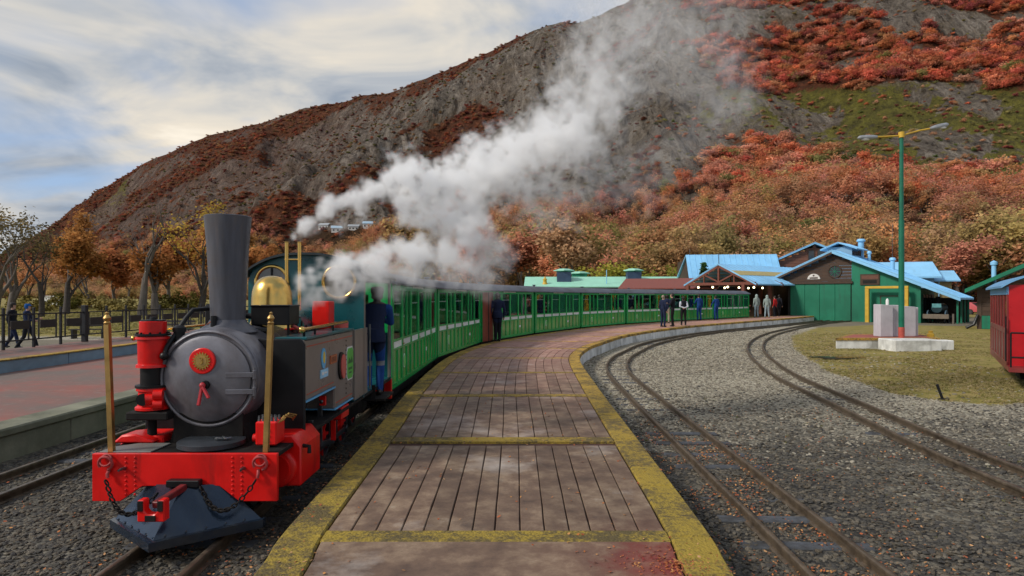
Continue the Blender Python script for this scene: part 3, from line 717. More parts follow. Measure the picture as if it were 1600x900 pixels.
# frames, deck
part(MB().box(-.33,-.27,.02,5.0,.16,.60).box(.27,.33,.02,5.0,.16,.60).box(-.27,.27,.5,.6,.2,.55).box(-.27,.27,2.6,2.7,.2,.55).box(-.27,.27,4.6,4.7,.2,.55), 'main_frame', SOOT)
part(MB().box(-.735,.735,.022,.60,.605,.640).box(-.735,-.40,.60,4.9,.605,.640).box(.40,.735,.60,4.9,.605,.640), 'running_plate', SOOT, bevel=.004)
part(MB().prism([(-.72,.03),(-.30,.03),(-.30,.34),(-.56,.34),(-.72,.20)], .641,.652,'z'), 'tread_plate', GREYDECK, bevel=.003)
part(MB().lathe([(.0,.70),(.25,.70),(.27,.692),(.27,.655),(.25,.641)], (.08,.28,0),'z',36), 'round_cover', M('dark_lid', (0.03,0.035,0.042), 0.4, bump=0.05))
part(MB().tube([(-.02,.06,.665),(-.02,.045,.69),(.14,.045,.69),(.14,.06,.665)], .007, 8), 'lid_handle', STEEL)
part(MB().tube([(.14,.22,.715),(.17,.19,.725),(.20,.22,.715),(.18,.26,.72),(.23,.2,.72),(.26,.24,.715)], .011, 6), 'spare_chain', STEEL)
part(MB().box(-.30,.30,.38,1.25,.60,.90).prism([(-.34,.64),(.34,.64),(.30,.80),(-.30,.80)], .40,1.2), 'smokebox_saddle', SOOT)
# cylinders either side
for s in (-1, 1):
    cb = part(MB().lathe([(.0,.36),(.15,.36),(.17,.38),(.17,.98),(.15,1.0),(.0,1.0)], (s*.60,0,.42),'y',24).prism([(s*.40,.26),(s*.80,.26),(s*.80,.60),(s*.72,.70),(s*.40,.70)], .40,.96), 'cylinder_block', RED, bevel=.012)
    part(MB().cyl((s*.60,.34,.42),(s*.60,.362,.42),.12,.12,20), 'cylinder_cover', RED, cb)
    part(MB().tube([(s*.80,.46,.60),(s*.86,.44,.60),(s*.86,.44,.54)], .018, 8), 'drain_cock', BLACK, cb)
part(MB().prism([(-.80,.652),(-.44,.652),(-.44,.68),(-.60,.73),(-.72,.72)], .32,.56,'y'), 'valve_cover', RED, bevel=.014)
part(MB().cyl((-.52,.44,.66),(-.52,.44,.93),.04,.035,12).cyl((-.52,.44,.655),(-.52,.44,.675),.075,.075,16), 'pump_stand', SOOT)
# lubricator on the right
lb = part(MB().box(.48,.66,.20,.40,.66,.86), 'lubricator', RED, bevel=.012)
lbm = MB()
for k in range(5): lbm.cyl((.50+k*.035,.24,.86),(.50+k*.035,.24,.905),.013,.010,8); lbm.cyl((.50+k*.035,.32,.86),(.50+k*.035,.32,.90),.013,.010,8)
part(lbm, 'pump_caps', STEEL, lb)['kind'] = 'stuff'
part(MB().box(.555,.585,.192,.2,.70,.83).ball((.57,.19,.72),.012,8,6).ball((.57,.19,.765),.012,8,6).ball((.57,.19,.81),.012,8,6), 'sight_glass', BRASS, lb)
for k in range(3): part(MB().tube([(.66,.25+k*.05,.84),(.70,.26+k*.06,.90),(.72,.40+k*.06,.86),(.66,.60,.80)], .006, 6), 'oil_pipe', OLDBRASS, lb)
part(MB().ball((.49,.32,.72),(.06,.05,.05)).cyl((.42,.32,.70),(.56,.32,.70),.035,.035,12), 'red_fitting', RED)
# boiler and smokebox
part(MB().lathe([(.0,.40),(.43,.40),(.44,.42),(.44,1.28),(.43,1.30),(.0,1.30)], (0,0,1.20),'y',56), 'smokebox', SMOKE)
part(MB().lathe([(.0,1.29),(.40,1.29),(.40,3.1),(.0,3.1)], (0,0,1.22),'y',40), 'boiler', BLACK)
door = part(MB().lathe([(.0,.318),(.12,.322),(.25,.338),(.345,.360),(.372,.372),(.376,.392),(.415,.392),(.425,.40),(.425,.43)], (0,0,1.20),'y',56), 'smokebox_door', SMOKE)
part(MB().ring((0,.388,1.20),(0,1,0),.408,.017,56,8), 'door_rim', SMOKE, door)
for z in (1.09, 1.235):
    part(MB().bar((.17,.335,z),(.40,.366,z),.022,.045).cyl((.405,.372,z-.04),(.405,.372,z+.04),.017,.017,10), 'hinge_strap', SMOKE, door, bevel=.004)
part(MB().cyl((.405,.375,1.03),(.405,.375,1.30),.010,.010,8), 'hinge_pin', SMOKE, door)
part(MB().cyl((.01,.33,1.155),(.01,.295,1.155),.038,.034,16), 'door_boss', BLACK, door)
part(MB().bar((-.005,.288,1.16),(-.03,.268,.985),.030,.022).bar((-.01,.279,1.165),(.065,.255,1.05),.026,.02).ball((-.004,.285,1.155),.026,10,7), 'door_handle', M('pinkish_red_paint', (0.50,0.04,0.05), 0.4, bump=0), door, bevel=.004)
np_ = part(MB().lathe([(.0,.307),(.105,.307),(.112,.312),(.112,.330),(.0,.330)], (-.02,0,1.36),'y',40), 'number_plate', RED, door)
gear = []
for k in range(36):
    r = .078 if k % 2 == 0 else .061; r2 = r
    for da in (-.055, .055): a = 2*pi*k/36 + da; gear.append((-.02+r2*cos(a), 1.36+r2*sin(a)))
part(MB().prism(gear, .299,.3068), 'sunburst_emblem', BRASS, np_)
part(MB().lathe([(.0,.2955),(.046,.2955),(.046,.2988),(.0,.2988)], (-.02,0,1.36),'y',30), 'emblem_disc', OLDBRASS, np_)
def text_mesh(txt, size, mat, ext=0.002, name='lettering'):
    cu = bpy.data.curves.new(name, 'FONT'); cu.body = txt; cu.size = size; cu.align_x = 'CENTER'; cu.align_y = 'CENTER'; cu.extrude = ext
    o = bpy.data.objects.new(name, cu); COL.objects.link(o); dg = bpy.context.evaluated_depsgraph_get()
    me = bpy.data.meshes.new_from_object(o.evaluated_get(dg)); bpy.data.objects.remove(o); me.materials.clear(); me.materials.append(mat); return me
obj('lettering', text_mesh('3', .085, BRASS, .003), np_, (-.02,.292,1.36), (radians(90),0,0))
# chimney: collar and tall flared barrel
ch = part(MB().lathe([(.26,1.585),(.235,1.62),(.175,1.66),(.158,1.70)], (0,.77,0),'z',40), 'chimney_base', STACK)
part(MB().lathe([(.150,1.63),(.152,1.75),(.165,2.05),(.185,2.40),(.203,2.62),(.206,2.655),(.196,2.66),(.185,2.62),(.14,1.8)], (0,.77,0),'z',48), 'chimney', STACK)
# air pump
pp = part(MB().lathe([(.0,1.70),(.10,1.70),(.108,1.695),(.108,1.57),(.135,1.565),(.138,1.545),(.122,1.54),(.118,1.33),(.132,1.325),(.135,1.30),(.0,1.30)], (-.50,.42,0),'z',28), 'pump_upper_cylinder', RED)
part(MB().lathe([(.0,1.575),(.142,1.575),(.142,1.592),(.0,1.592)], (-.50,.42,0),'z',28), 'pump_flange', BLACK); part(MB().lathe([(.0,1.30),(.10,1.30),(.10,1.135),(.0,1.135)], (-.50,.42,0),'z',24).lathe([(.0,1.145),(.14,1.145),(.14,1.125),(.0,1.125)], (-.50,.42,0),'z',28), 'pump_middle', BLACK); part(MB().lathe([(.0,1.735),(.025,1.735),(.028,1.712),(.10,1.710),(.10,1.70),(.0,1.70)], (-.50,.42,0),'z',16), 'pump_cap', BLACK)
part(MB().lathe([(.0,1.125),(.13,1.125),(.132,1.10),(.115,1.09),(.118,.97),(.14,.955),(.14,.935),(.0,.93)], (-.50,.42,0),'z',28).cyl((-.50,.30,1.03),(-.38,.36,1.04),.05,.05,14).cyl((-.43,.30,1.07),(-.36,.32,1.07),.045,.045,12).cyl((-.43,.30,.99),(-.36,.32,.99),.045,.045,12), 'pump_lower_cylinder', RED)
part(MB().cyl((-.52,.285,1.03),(-.52,.31,1.03),.052,.052,20), 'pump_valve_cap', BLACK)
part(MB().box(-.66,-.30,.28,.56,.855,.925), 'pump_bracket', SOOT, bevel=.01)
bt = MB()
for k in range(10):
    a = 2*pi*k/10; bt.cyl((-.50+.122*cos(a),.42+.122*sin(a),1.575),(-.50+.122*cos(a),.42+.122*sin(a),1.605),.009,.009,6)
part(bt, 'pump_bolts', SOOT)['kind'] = 'stuff'
part(MB().ball((-.66,.40,1.55),.022,10,7).cyl((-.66,.40,1.55),(-.60,.41,1.55),.012,.012,8), 'brass_cock', BRASS)
part(MB().tube([(-.36,.34,1.40),(-.36,.38,1.47),(-.28,.55,1.72),(-.25,.62,1.79),(-.19,.75,1.80),(-.12,.95,1.80)], .020, 10), 'exhaust_pipe', BLACK)
part(MB().ball((-.36,.34,1.40),.036,12,8).cyl((-.30,.48,1.45),(-.30,.48,1.62),.045,.045,14).lathe([(.0,.06),(.03,.06),(.055,.04),(.055,0),(.0,0)],(-.30,.48,1.60),'z',14), 'pipe_union', BLACK)
part(MB().tube([(-.34,.9,1.58),(-.2,.9,1.60),(-.1,.92,1.6)], .018, 8), 'brass_pipe', BRASS)
part(MB().tube([(-.12,.72,1.57),(-.14,.66,1.66),(-.09,.64,1.69),(-.06,.66,1.69)], .008, 6), 'copper_pipe', ORNG)
part(MB().cyl((-.055,.60,1.60),(-.055,.60,1.74),.028,.024,12), 'lamp_bracket', BLACK)
# transverse box behind the chimney
part(MB().box(-.34,-.08,1.02,1.28,1.58,1.84), 'feedwater_box', BLACK, bevel=.015)
part(MB().box(.06,.44,1.14,1.44,1.63,1.82).box(.05,.45,1.13,1.45,1.815,1.83), 'sand_box', BLACK, bevel=.012)
for x in (.09,.41): part(MB().cyl((x,1.2,1.46),(x,1.2,1.64),.014,.014,8), 'box_leg', BLACK)
part(MB().cyl((-.1,1.2,1.72),(.1,1.2,1.72),.03,.03,10), 'cross_pipe', BLACK); part(MB().cyl((.12,1.0,1.58),(.30,1.05,1.58),.035,.035,10), 'steam_pipe', BLACK)
part(MB().tube([(.40,1.35,1.62),(.45,1.4,1.58),(.46,1.45,1.50),(.42,1.5,1.48)], .018, 8), 'red_hose', CORAL)
# dome
part(MB().lathe([(.255,1.56),(.24,1.60),(.215,1.66),(.212,1.90),(.205,1.97),(.185,2.035),(.15,2.09),(.10,2.125),(.05,2.14),(.0,2.143)], (.0,1.86,0),'z',48), 'brass_dome', BRASS)
# whistle pipes
wp = MB()
for x in (-.077,.077): wp.lathe([(.022,1.60),(.022,2.565),(.026,2.57),(.026,2.575),(.018,2.575),(.016,2.4)], (x,2.54,0),'z',14)
part(wp, 'safety_valve_pipes', BRASS); part(MB().cyl((-.10,2.54,2.36),(.10,2.54,2.36),.012,.012,8), 'pipe_tie', BRASS)
# boiler fittings in front of the cab
part(MB().lathe([(.0,2.2),(.26,2.2),(.27,2.3),(.27,2.95),(.0,2.95)], (0,0,1.50),'y',28), 'firebox_casing', TEAL)
for x in (-.40,.28): part(MB().box(x,x+.20,2.38,2.60,1.56,1.86).box(x+.03,x+.17,2.40,2.58,1.53,1.56), 'red_tool_box', RED, bevel=.008)
part(MB().lathe([(.0,0),(.09,0),(.09,.07),(.0,.07)], (.52,2.75,1.53),'z',18), 'filler_cap', CORAL)
fm = MB()
for k in range(9):
    x = .10+.035*k; fm.cyl((x,1.75+.05*(k%3),1.50),(x,1.75+.05*(k%3),1.60+.05*(k%2)),.014,.010,8)
part(fm, 'valve_spindles', SOOT)['kind'] = 'stuff'
part(MB().cyl((.2,1.7,1.56),(.48,2.2,1.57),.012,.012,8), 'red_rod', RED); part(MB().cyl((.1,1.45,1.66),(.40,1.6,1.70),.014,.014,8), 'valve_rod', STEEL)
# side tanks
for s in (-1, 1):
    prof = [(.74,.94),(1.74,.94),(1.74,.70),(2.55,.70),(2.55,1.51),(.74,1.51)]
    tk = part(MB().prism(prof, s*.41, s*.72, 'x'), 'side_tank', TAUPE, bevel=.012)
    part(MB().prism([(s*.25,.60),(s*.735,.60),(s*.735,1.47),(s*.70,1.525),(s*.30,1.525),(s*.25,1.47)], .70,.738), 'tank_front_plate', BLACK, tk, bevel=.012)
    part(MB().box(min(s*.44,s*.735),max(s*.44,s*.735),.76,2.54,1.511,1.535), 'tank_top_strip', TEAL, tk, bevel=.004)
    ln = MB(); X0, X1 = sorted((s*.7205, s*.7235))
    for y0,y1,z0,z1 in ((.80,2.50,1.44,1.45),(.80,1.70,.99,1.0),(1.79,2.50,.75,.76)): ln.box(X0,X1,y0,y1,z0,z1)
    part(ln, 'lining', LINE, tk)
    part(MB().prism([(.76,.925),(1.76,.925),(1.76,.94),(.76,.94)], s*.40, s*.728,'x').prism([(1.745,.685),(2.53,.685),(2.53,.70),(1.745,.70)], s*.40, s*.728,'x'), 'tank_edge_strip', SKYB if s > 0 else TEAL, tk)
    hr = part(MB().cyl((s*.66,.86,1.60),(s*.66,2.48,1.615),.017,.017,12).ball((s*.66,.85,1.60),.032,12,8), 'handrail', BRASS, tk)
    part(MB().cyl((s*.66,1.25,1.53),(s*.66,1.25,1.60),.012,.012,8).cyl((s*.66,1.9,1.53),(s*.66,1.9,1.605),.012,.012,8).cyl((s*.66,.92,1.53),(s*.66,.90,1.60),.012,.012,8), 'rail_stanchion', BLACK, hr)
    if s > 0:
        def oval(cy, cz, ry, rz, n=28, a=0): return [(cy+ry*cos(2*pi*k/n), cz+rz*sin(2*pi*k/n)) for k in range(n)]
        cr = part(MB().prism(oval(1.33,1.285,.075,.105), .7205,.729,'x'), 'oval_crest', SKYB, tk)
        part(MB().prism(oval(1.33,1.295,.035,.06), .7292,.7325,'x'), 'crest_centre', YELE, cr)
        bs = part(MB().box(.7205,.728,1.22,1.48,1.09,1.175), 'blue_sign', M('pale_blue_enamel', (0.30,0.55,0.75), 0.5, bump=0), tk)
        part(MB().box(.7282,.730,1.26,1.33,1.12,1.15).box(.7282,.730,1.35,1.44,1.125,1.145), 'sign_marks', WHITE, bs)
        npz = part(MB().box(.7205,.732,1.56,1.80,1.20,1.29), 'name_plate', ORNG, tk)
        part(MB().box(.7322,.7345,1.59,1.63,1.22,1.27).box(.7322,.7345,1.65,1.69,1.22,1.27).box(.7322,.7345,1.71,1.76,1.22,1.27), 'plate_marks', M('dark_copper', (0.2,0.06,0.03), 0.4, 0.3, bump=0), npz)
        rb = part(MB().prism(oval(1.985,1.14,.115,.155), .7205,.74,'x'), 'works_plate_back', BLACK, tk)
        part(MB().prism(oval(2.02,1.13,.09,.135), .7402,.752,'x'), 'works_plate', CORAL, rb)
        bb = MB()
        for k in range(12): bb.ball((.722,2.22,.80+k*.055),(.006,.011,.011),6,5)
        part(bb, 'tank_bolts', BLACK, tk)['kind'] = 'stuff'
        oc = lambda k: [(2.36-k*.12,1.32+k*.0),(2.30-k*.10,1.34),(2.36,1.40)]
        def octo(cy, cz, a, b, c): return [(cy-a+c,cz-b),(cy+a-c,cz-b),(cy+a,cz-b+c),(cy+a,cz+b-c),(cy+a-c,cz+b),(cy-a+c,cz+b),(cy-a,cz+b-c),(cy-a,cz-b+c)]
        gs = part(MB().prism(octo(2.385,1.13,.15,.195,.045), .7205,.726,'x'), 'green_sign', WHITE, tk)
        part(MB().prism(octo(2.385,1.13,.135,.178,.042), .7262,.7295,'x'), 'sign_face', LIME, gs)
        part(MB().prism([(2.28,1.14),(2.34,1.20),(2.40,1.16),(2.45,1.21),(2.49,1.15),(2.49,1.13),(2.28,1.13)], .7297,.7310,'x').box(.7297,.7310,2.30,2.47,1.055,1.085).box(.7297,.7310,2.33,2.44,1.01,1.03), 'sign_marks', M('dark_sign_green', (0.02,0.12,0.03), 0.5, bump=0), gs)
# cab
cab = part(MB().prism([(-.74,.62),(.74,.62),(.74,2.12),(.66,2.30),(.50,2.39),(.25,2.435),(0,2.45),(-.25,2.435),(-.50,2.39),(-.66,2.30),(-.74,2.12)], 3.02, 3.05), 'cab_front', TEAL)
roof = [(x, 2.475-.28*(abs(x)/.80)**2.6) for x in [-.80+.08*k for k in range(21)]]
part(MB().prism(roof + [(x, z-.03) for x, z in roof[::-1]], 2.92, 4.95), 'cab_roof', M('dark_roof_edge', (0.02,0.03,0.035), 0.5), smooth=40)
for x in (-.43,.43):
    w_ = part(MB().ring((x,3.005,2.10),(0,1,0),.205,.022,36,10), 'round_window_rim', BRASS, cab)
    part(MB().lathe([(.0,3.008),(.2,3.008),(.2,3.016),(.0,3.016)], (x,0,2.10),'y',32), 'pane', M('dark_window_glass', (0.10,0.10,0.095), 0.06, var=0.5, scale=3, bump=0, spec=0.8), w_)
    part(MB().box(x-.012,x+.012,2.995,3.005,1.90,2.30), 'window_bar', BLACK, w_)
for s in (-1, 1):
    X0, X1 = sorted((s*.71, s*.74)); cs = part(MB().box(X0,X1,2.56,3.24,.66,1.51).box(X0,X1,3.05,3.12,1.51,2.2).box(X0,X1,4.75,4.85,.66,2.2).box(X0,X1,3.05,4.85,2.12,2.22), 'cab_side', TAUPE if s > 0 else TEAL, bevel=.004)
    part(MB().cyl((s*.76,3.28,.7),(s*.76,3.28,1.55),.013,.013,8).cyl((s*.76,4.72,.7),(s*.76,4.72,1.75),.013,.013,8), 'cab_handrail', STEEL, cs)
    part(MB().box(min(s*.52,s*.90),max(s*.52,s*.90),3.55,4.25,.49,.52).bar((s*.74,3.60,.50),(s*.74,3.60,.70),.02,.05).bar((s*.74,4.20,.50),(s*.74,4.20,.70),.02,.05), 'cab_step', SOOT, cs)
part(MB().box(-.74,.74,4.86,4.90,.62,1.35).box(-.72,.72,2.6,4.86,.60,.66), 'cab_back', TEAL)
part(MB().box(-.735,.735,4.92,5.0,.30,.62), 'rear_beam', RED, bevel=.006)
part(MB().lathe([(.0,3.06),(.33,3.06),(.33,3.2),(.0,3.2)], (0,0,1.3),'y',24), 'backhead', SOOT)
# wheels and motion
def wheel(x, y, r, s):
    w = part(MB().lathe([(r-.045,-.03),(r+.018,-.03),(r+.018,-.022),(r,-.02),(r-.004,.03),(r-.045,.03),(r-.045,-.03)], (x,y,r),'x',32), 'wheel', STEEL)
    c = MB().lathe([(.0,-.03),(.075,-.03),(.075,.03),(.0,.03)], (x,y,r),'x',16)
    for k in range(8):
        a = 2*pi*k/8; c.bar((x,y+.05*cos(a),r+.05*sin(a)),(x,y+(r-.04)*cos(a),r+(r-.04)*sin(a)),.03,.03,(1,0,0))
    part(c, 'wheel_spokes', RED, w)
for s in (-1, 1):
    for y in (1.55, 2.35, 3.15): wheel(s*.40, y, .27, s)
    wheel(s*.26, .70, .18, s); wheel(s*.26, 4.3, .18, s)
    part(MB().bar((s*.47,1.55,.20),(s*.47,3.15,.20),.03,.06).cyl((s*.44,1.55,.2),(s*.50,1.55,.2),.05,.05,14).cyl((s*.44,2.35,.2),(s*.50,2.35,.2),.05,.05,14).cyl((s*.44,3.15,.2),(s*.50,3.15,.2),.05,.05,14), 'coupling_rod', STEEL, bevel=.004)
    part(MB().bar((s*.54,1.02,.42),(s*.54,2.35,.22),.03,.055).bar((s*.60,.98,.42),(s*.60,1.35,.42),.03,.03).bar((s*.60,1.30,.30),(s*.60,1.30,.66),.05,.05), 'connecting_rod', STEEL, bevel=.004)
    part(MB().bar((s*.60,1.62,.32),(s*.60,1.62,.78),.03,.045).ball((s*.62,1.62,.80),.035,10,7), 'valve_link', STEEL)
    part(MB().bar((s*.63,1.62,.76),(s*.63,1.62,.86),.05,.06).bar((s*.63,2.02,.30),(s*.63,2.02,.52),.03,.05), 'red_link', RED)
    part(MB().box(min(s*.50,s*.72),max(s*.50,s*.72),2.05,2.36,.52,.66), 'red_step_box', RED, bevel=.01)
# tall brass marker posts on the buffer beam
for s in (-1, 1):
    a = Vector((s*.63,.05,.645)); b = Vector((s*.668,.05,1.70)); mb = MB()
    d = (b-a)
    mb.bar(a, a+d*.985, .040, .040, (0,1,0))
    mb.tube([a+d*.985, a+d*1.0, a+d*1.01, a+d*1.02, a+d*1.035, a+d*1.05, a+d*1.062, a+d*1.075, a+d*1.085], [.022,.027,.018,.024,.030,.022,.010,.014,.003], 12)
    part(mb, 'brass_marker_post', OLDBRASS, bevel=0, smooth=40)
# ------------------------------------------------------------------ green coaches
GREEN = M('coach_green', (0.012, 0.36, 0.085), 0.22, var=0.12, scale=2.5, dirt=(0.012,0.20,0.05), damt=0.25, bump=0.02, spec=0.6, perobj=0.14, streak=(0.02,0.06,0.03), samt=0.4)
DGREEN = M('coach_green_frame', (0.008, 0.22, 0.07), 0.3, var=0.12, scale=3, bump=0.02, spec=0.5)
PANELG = M('coach_panel_green', (0.065, 0.36, 0.065), 0.12, var=0.2, scale=1.6, dirt=(0.13,0.24,0.07), damt=0.4, bump=0.0, spec=0.8, perobj=0.18)
CROOF = M('coach_roof_grey', (0.10, 0.115, 0.15), 0.5, 0.1, var=0.2, scale=2, bump=0.08, dirt=(0.05,0.05,0.055), damt=0.5)
BAND = M('coach_band_white', (0.72, 0.74, 0.72), 0.4, var=0.12, scale=4, bump=0.02, perobj=0.12)
SEAT = M('seat_wood', (0.30, 0.14, 0.06), 0.5, var=0.3, scale=6)
CLOTH = M('seat_cover_white', (0.7, 0.7, 0.68), 0.8)
EMB = M('emblem_lime', (0.16, 0.50, 0.12), 0.5, var=0.2, scale=14, bump=0)
INSIDE = M('varnished_ceiling', (0.42, 0.36, 0.27), 0.5)
CLEN = 5.66; DARKIN = M('doorway_shade_black', (0.03,0.015,0.012), .8)
def make_coach():
    c = thing('railway_coach', 'x', 'coach'); H = CLEN/2; wx = .70
    def p(mb, name, mat, parent=c, **k): return mb.build(name, mat, parent, **k)
    NB = 6; bw = (CLEN-.16)/NB; ys = [-H+.08+k*bw for k in range(NB+1)]
    # floor and frame
    p(MB().box(-.66,.66,-H,H,.28,.36), 'floor', SOOT); p(MB().box(-.60,-.50,-H+.1,H-.1,.14,.28).box(.50,.60,-H+.1,H-.1,.14,.28).box(-.3,.3,-.5,.5,.12,.28), 'underframe', SOOT)
    for yb in (-H+1.0, H-1.0):
        w = MB()
        for dy in (-.33,.33):
            for sx in (-.28,.28): w.lathe([(.0,-.03),(.15,-.03),(.15,.03),(.0,.03)], (sx,yb+dy,.15),'x',18)
            w.cyl((-.42,yb+dy,.15),(.42,yb+dy,.15),.025,.025,8)
        w.box(-.42,-.36,yb-.5,yb+.5,.10,.20).box(.36,.42,yb-.5,yb+.5,.10,.20)
        p(w, 'bogie', SOOT)
    for s in (-1, 1):
        X0, X1 = sorted((s*.66, s*.685)); Xo0, Xo1 = sorted((s*.66, s*.70)); Xi0, Xi1 = sorted((s*.668, s*.674))
        # outer frame of this side: sill, belt rails, cantrail, posts
        sd = MB().box(Xo0,Xo1,-H,H,.34,.43).box(Xo0,Xo1,-H,H,.985,1.025).box(Xo0,Xo1,-H,H,1.135,1.175).box(Xo0,Xo1,-H,H,2.02,2.14)
        for k, y in enumerate(ys):
            a = .055 if 0 < k < NB else .08
            sd.box(Xo0-.001,Xo1+.002,y-a,y+a,.35,2.10)
        for k in range(NB):
            y = (ys[k]+ys[k+1])/2; sd.box(Xo0,Xo1,y-.022,y+.022,.43,.985)
            if k in (1, 4): sd.box(Xo0,Xo1,y-.03,y+.03,1.175,2.02)
        p(sd, 'side_frame', DGREEN if s < 0 else GREEN, bevel=.004)
        for k in range(NB):
            y0, y1 = ys[k]+.055, ys[k+1]-.055; ym = (y0+y1)/2
            if s > 0:
                pm = MB().box(X0,X1-.008,y0,ym-.02,.43,.985).build('lower_panel', PANELG, c); p(MB().box(X0,X1-.008,ym+.02,y1,.43,.985), 'lower_panel', PANELG)
            else: p(MB().box(X0,X1,y0,y1,.43,.985), 'lower_panel', PANELG)
            p(MB().box(X0,X1,y0,y1,1.025,1.135), 'waist_board', BAND)
            p(MB().box(Xi0,Xi1,y0,y1,1.175,2.02), 'window_pane', GLASS)
            if s > 0 and k in (0, 2, 5): p(MB().box(X0-.006,X0+.01,y0,y1,1.78,1.80), 'window_rail', BAND)
    def oval(cy, cz, ry, rz, n=20): return [(cy+ry*cos(2*pi*q/n), cz+rz*sin(2*pi*q/n)) for q in range(n)]
    em = p(MB().prism(oval(ys[1]+bw*.27,.72,.105,.13), .677,.683,'x'), 'oval_emblem', WHITE); p(MB().prism(oval(ys[1]+bw*.27,.72,.09,.115), .6832,.6855,'x'), 'emblem_face', EMB, em)
    p(MB().box(.677,.683,ys[4]+.14,ys[4]+.32,.68,.76), 'number_label', BAND)
    p(MB().box(.7025,.706,-.75,.55,2.085,2.115), 'name_strip', BAND)
    for y in (ys[1]-.02, ys[3], ys[5]): p(MB().cyl((.704,y,1.06),(.725,y,1.06),.012,.012,8).bar((.722,y,1.06),(.722,y+.07,1.06),.012,.016), 'door_handle', OLDBRASS)
    # ends
    for y0, y1 in ((-H,-H+.04),(H-.04,H)):
        p(MB().box(-.66,.66,y0,y1,.36,1.10).box(-.66,-.30,y0,y1,1.10,2.15).box(.30,.66,y0,y1,1.10,2.15).box(-.30,.30,y0,y1,1.95,2.15), 'end_wall', GREEN)
    # roof: low arch with overhang
    R_ = [(-.80+.08*k, 2.40-.25*(abs(-.80+.08*k)/.80)**2.2) for k in range(21)]
    p(MB().prism(R_ + [(x, z-.035) for x, z in R_[::-1]], -H-.10, H+.10), 'roof', CROOF, smooth=40)
    p(MB().box(-.64,.64,-H+.05,H-.05,2.10,2.12), 'ceiling', INSIDE)
    for k in range(NB):
        ym = (ys[k]+ys[k+1])/2
        p(MB().box(-.60,-.12,ym-.18,ym+.18,.62,.68).box(-.60,-.12,ym+.12,ym+.18,.68,1.18).box(.12,.60,ym-.18,ym+.18,.62,.68).box(.12,.60,ym+.12,ym+.18,.68,1.18), 'bench_seat', SEAT, bevel=.01)
        p(MB().box(.18,.54,ym+.10,ym+.19,1.16,1.30).box(-.54,-.18,ym+.10,ym+.19,1.16,1.30), 'head_rest', CLOTH, bevel=.02)
    p(MB().cyl((0,H,.30),(0,H+.22,.30),.04,.04,8), 'coupler', SOOT)
    p(MB().lathe([(.0,0),(.05,0),(.05,.05),(.10,.05),(.10,.075),(.0,.09)], (0,-H*.5,2.39),'z',12), 'roof_vent', CROOF)
    return c
def place_on(path, s0, length):
    """arc-length placement of a coach whose ends lie on the path"""
    acc = 0; a = b = None
    for p, q in zip(path, path[1:]):
        d = (q-p).length
        if a is None and acc + d >= s0: a = p.lerp(q, (s0-acc)/d)
        if b is None and acc + d >= s0+length: b = p.lerp(q, (s0+length-acc)/d)
        acc += d
    return a, b
acc = 0; S0 = None
for p, q in zip(TRAIN, TRAIN[1:]):
    acc += (q-p).length
    if S0 is None and q.y >= 10.72: S0 = acc
proto = make_coach()
ORD = ['first green coach, coupled directly behind the steam engine', 'second green coach behind the engine, under the drifting steam', 'third green coach, where the man in the navy coat stands at its door end',
       'fourth green coach, midway along the curving train', 'fifth green coach, just before the group waiting on the platform', 'sixth green coach, behind the group waiting on the platform',
       'seventh green coach, where the blue overalled workers stand', 'eighth green coach, last of the train, at the station canopy']
COACHES = []
for i in range(8):
    a, b = place_on(TRAIN, S0 + i*5.95, CLEN)
    if a is None or b is None: break
    o = proto if i == 0 else copy_tree(proto)
    m = (a+b)/2; o.location = (m.x, m.y, .10); d = b-a; o.rotation_euler = (0,0,atan2(d.y,d.x)-pi/2); o['label'] = ORD[i]; o['group'] = 'green coaches of the train'; COACHES.append(o)
RDOOR = M('varnished_red_door', (0.20, 0.045, 0.025), 0.35, var=0.2, scale=4)
H_ = CLEN/2
for y0, y1 in ((-H_+.02,-H_+.50),(-H_+.62,-H_+.98)): MB().box(.704,.722,y0,y1,.34,2.08).build('open_door_leaf', RDOOR, COACHES[2], bevel=.01)
MB().box(.703,.706,-H_+.50,-H_+.62,.34,2.08).build('doorway_shade', DARKIN, COACHES[2])  # flat strip between the leaves, shade of the opening put into its colour
# ------------------------------------------------------------------ red coach at the right edge
CRED = M('coach_dull_red', (0.19, 0.028, 0.026), 0.35, var=0.15, scale=2.5, dirt=(0.11,0.03,0.025), damt=0.4, bump=0.04)
CREDB = M('coach_bright_red', (0.42, 0.008, 0.012), 0.3, var=0.12, scale=2.5, bump=0.02)
LBLUE = M('light_blue_paint', (0.14, 0.33, 0.55), 0.5, var=0.12, scale=3, bump=0.04)
A = Vector((11.05,14.3)); B = Vector((13.75,18.4)); ax = (B-A).normalized(); rn = Vector((ax.y,-ax.x)); mid = (A+B)/2 + rn*.70
rc = thing('red_railway_coach', 'red railway coach with light blue window frames parked at the edge of the yard', 'coach', (mid.x, mid.y, .08), atan2(ax.y, ax.x)-pi/2)
HL = 2.45
def rp(mb, name, mat, parent=rc, **k): return mb.build(name, mat, parent, **k)
rp(MB().box(-.70,.70,-HL-.5,HL,.30,.40), 'floor', CRED); rp(MB().box(-.45,.45,-HL+.2,HL-.2,.16,.30), 'underframe', SOOT)
for yb in (-HL+.7, HL-.9):
    w = MB()
    for dy in (-.33,.33):
        for sx in (-.28,.28): w.lathe([(.0,-.03),(.16,-.03),(.16,.03),(.0,.03)], (sx,yb+dy,.16),'x',18)
    w.box(-.44,-.36,yb-.5,yb+.5,.08,.24).box(.36,.44,yb-.5,yb+.5,.08,.24); rp(w, 'bogie', SOOT)
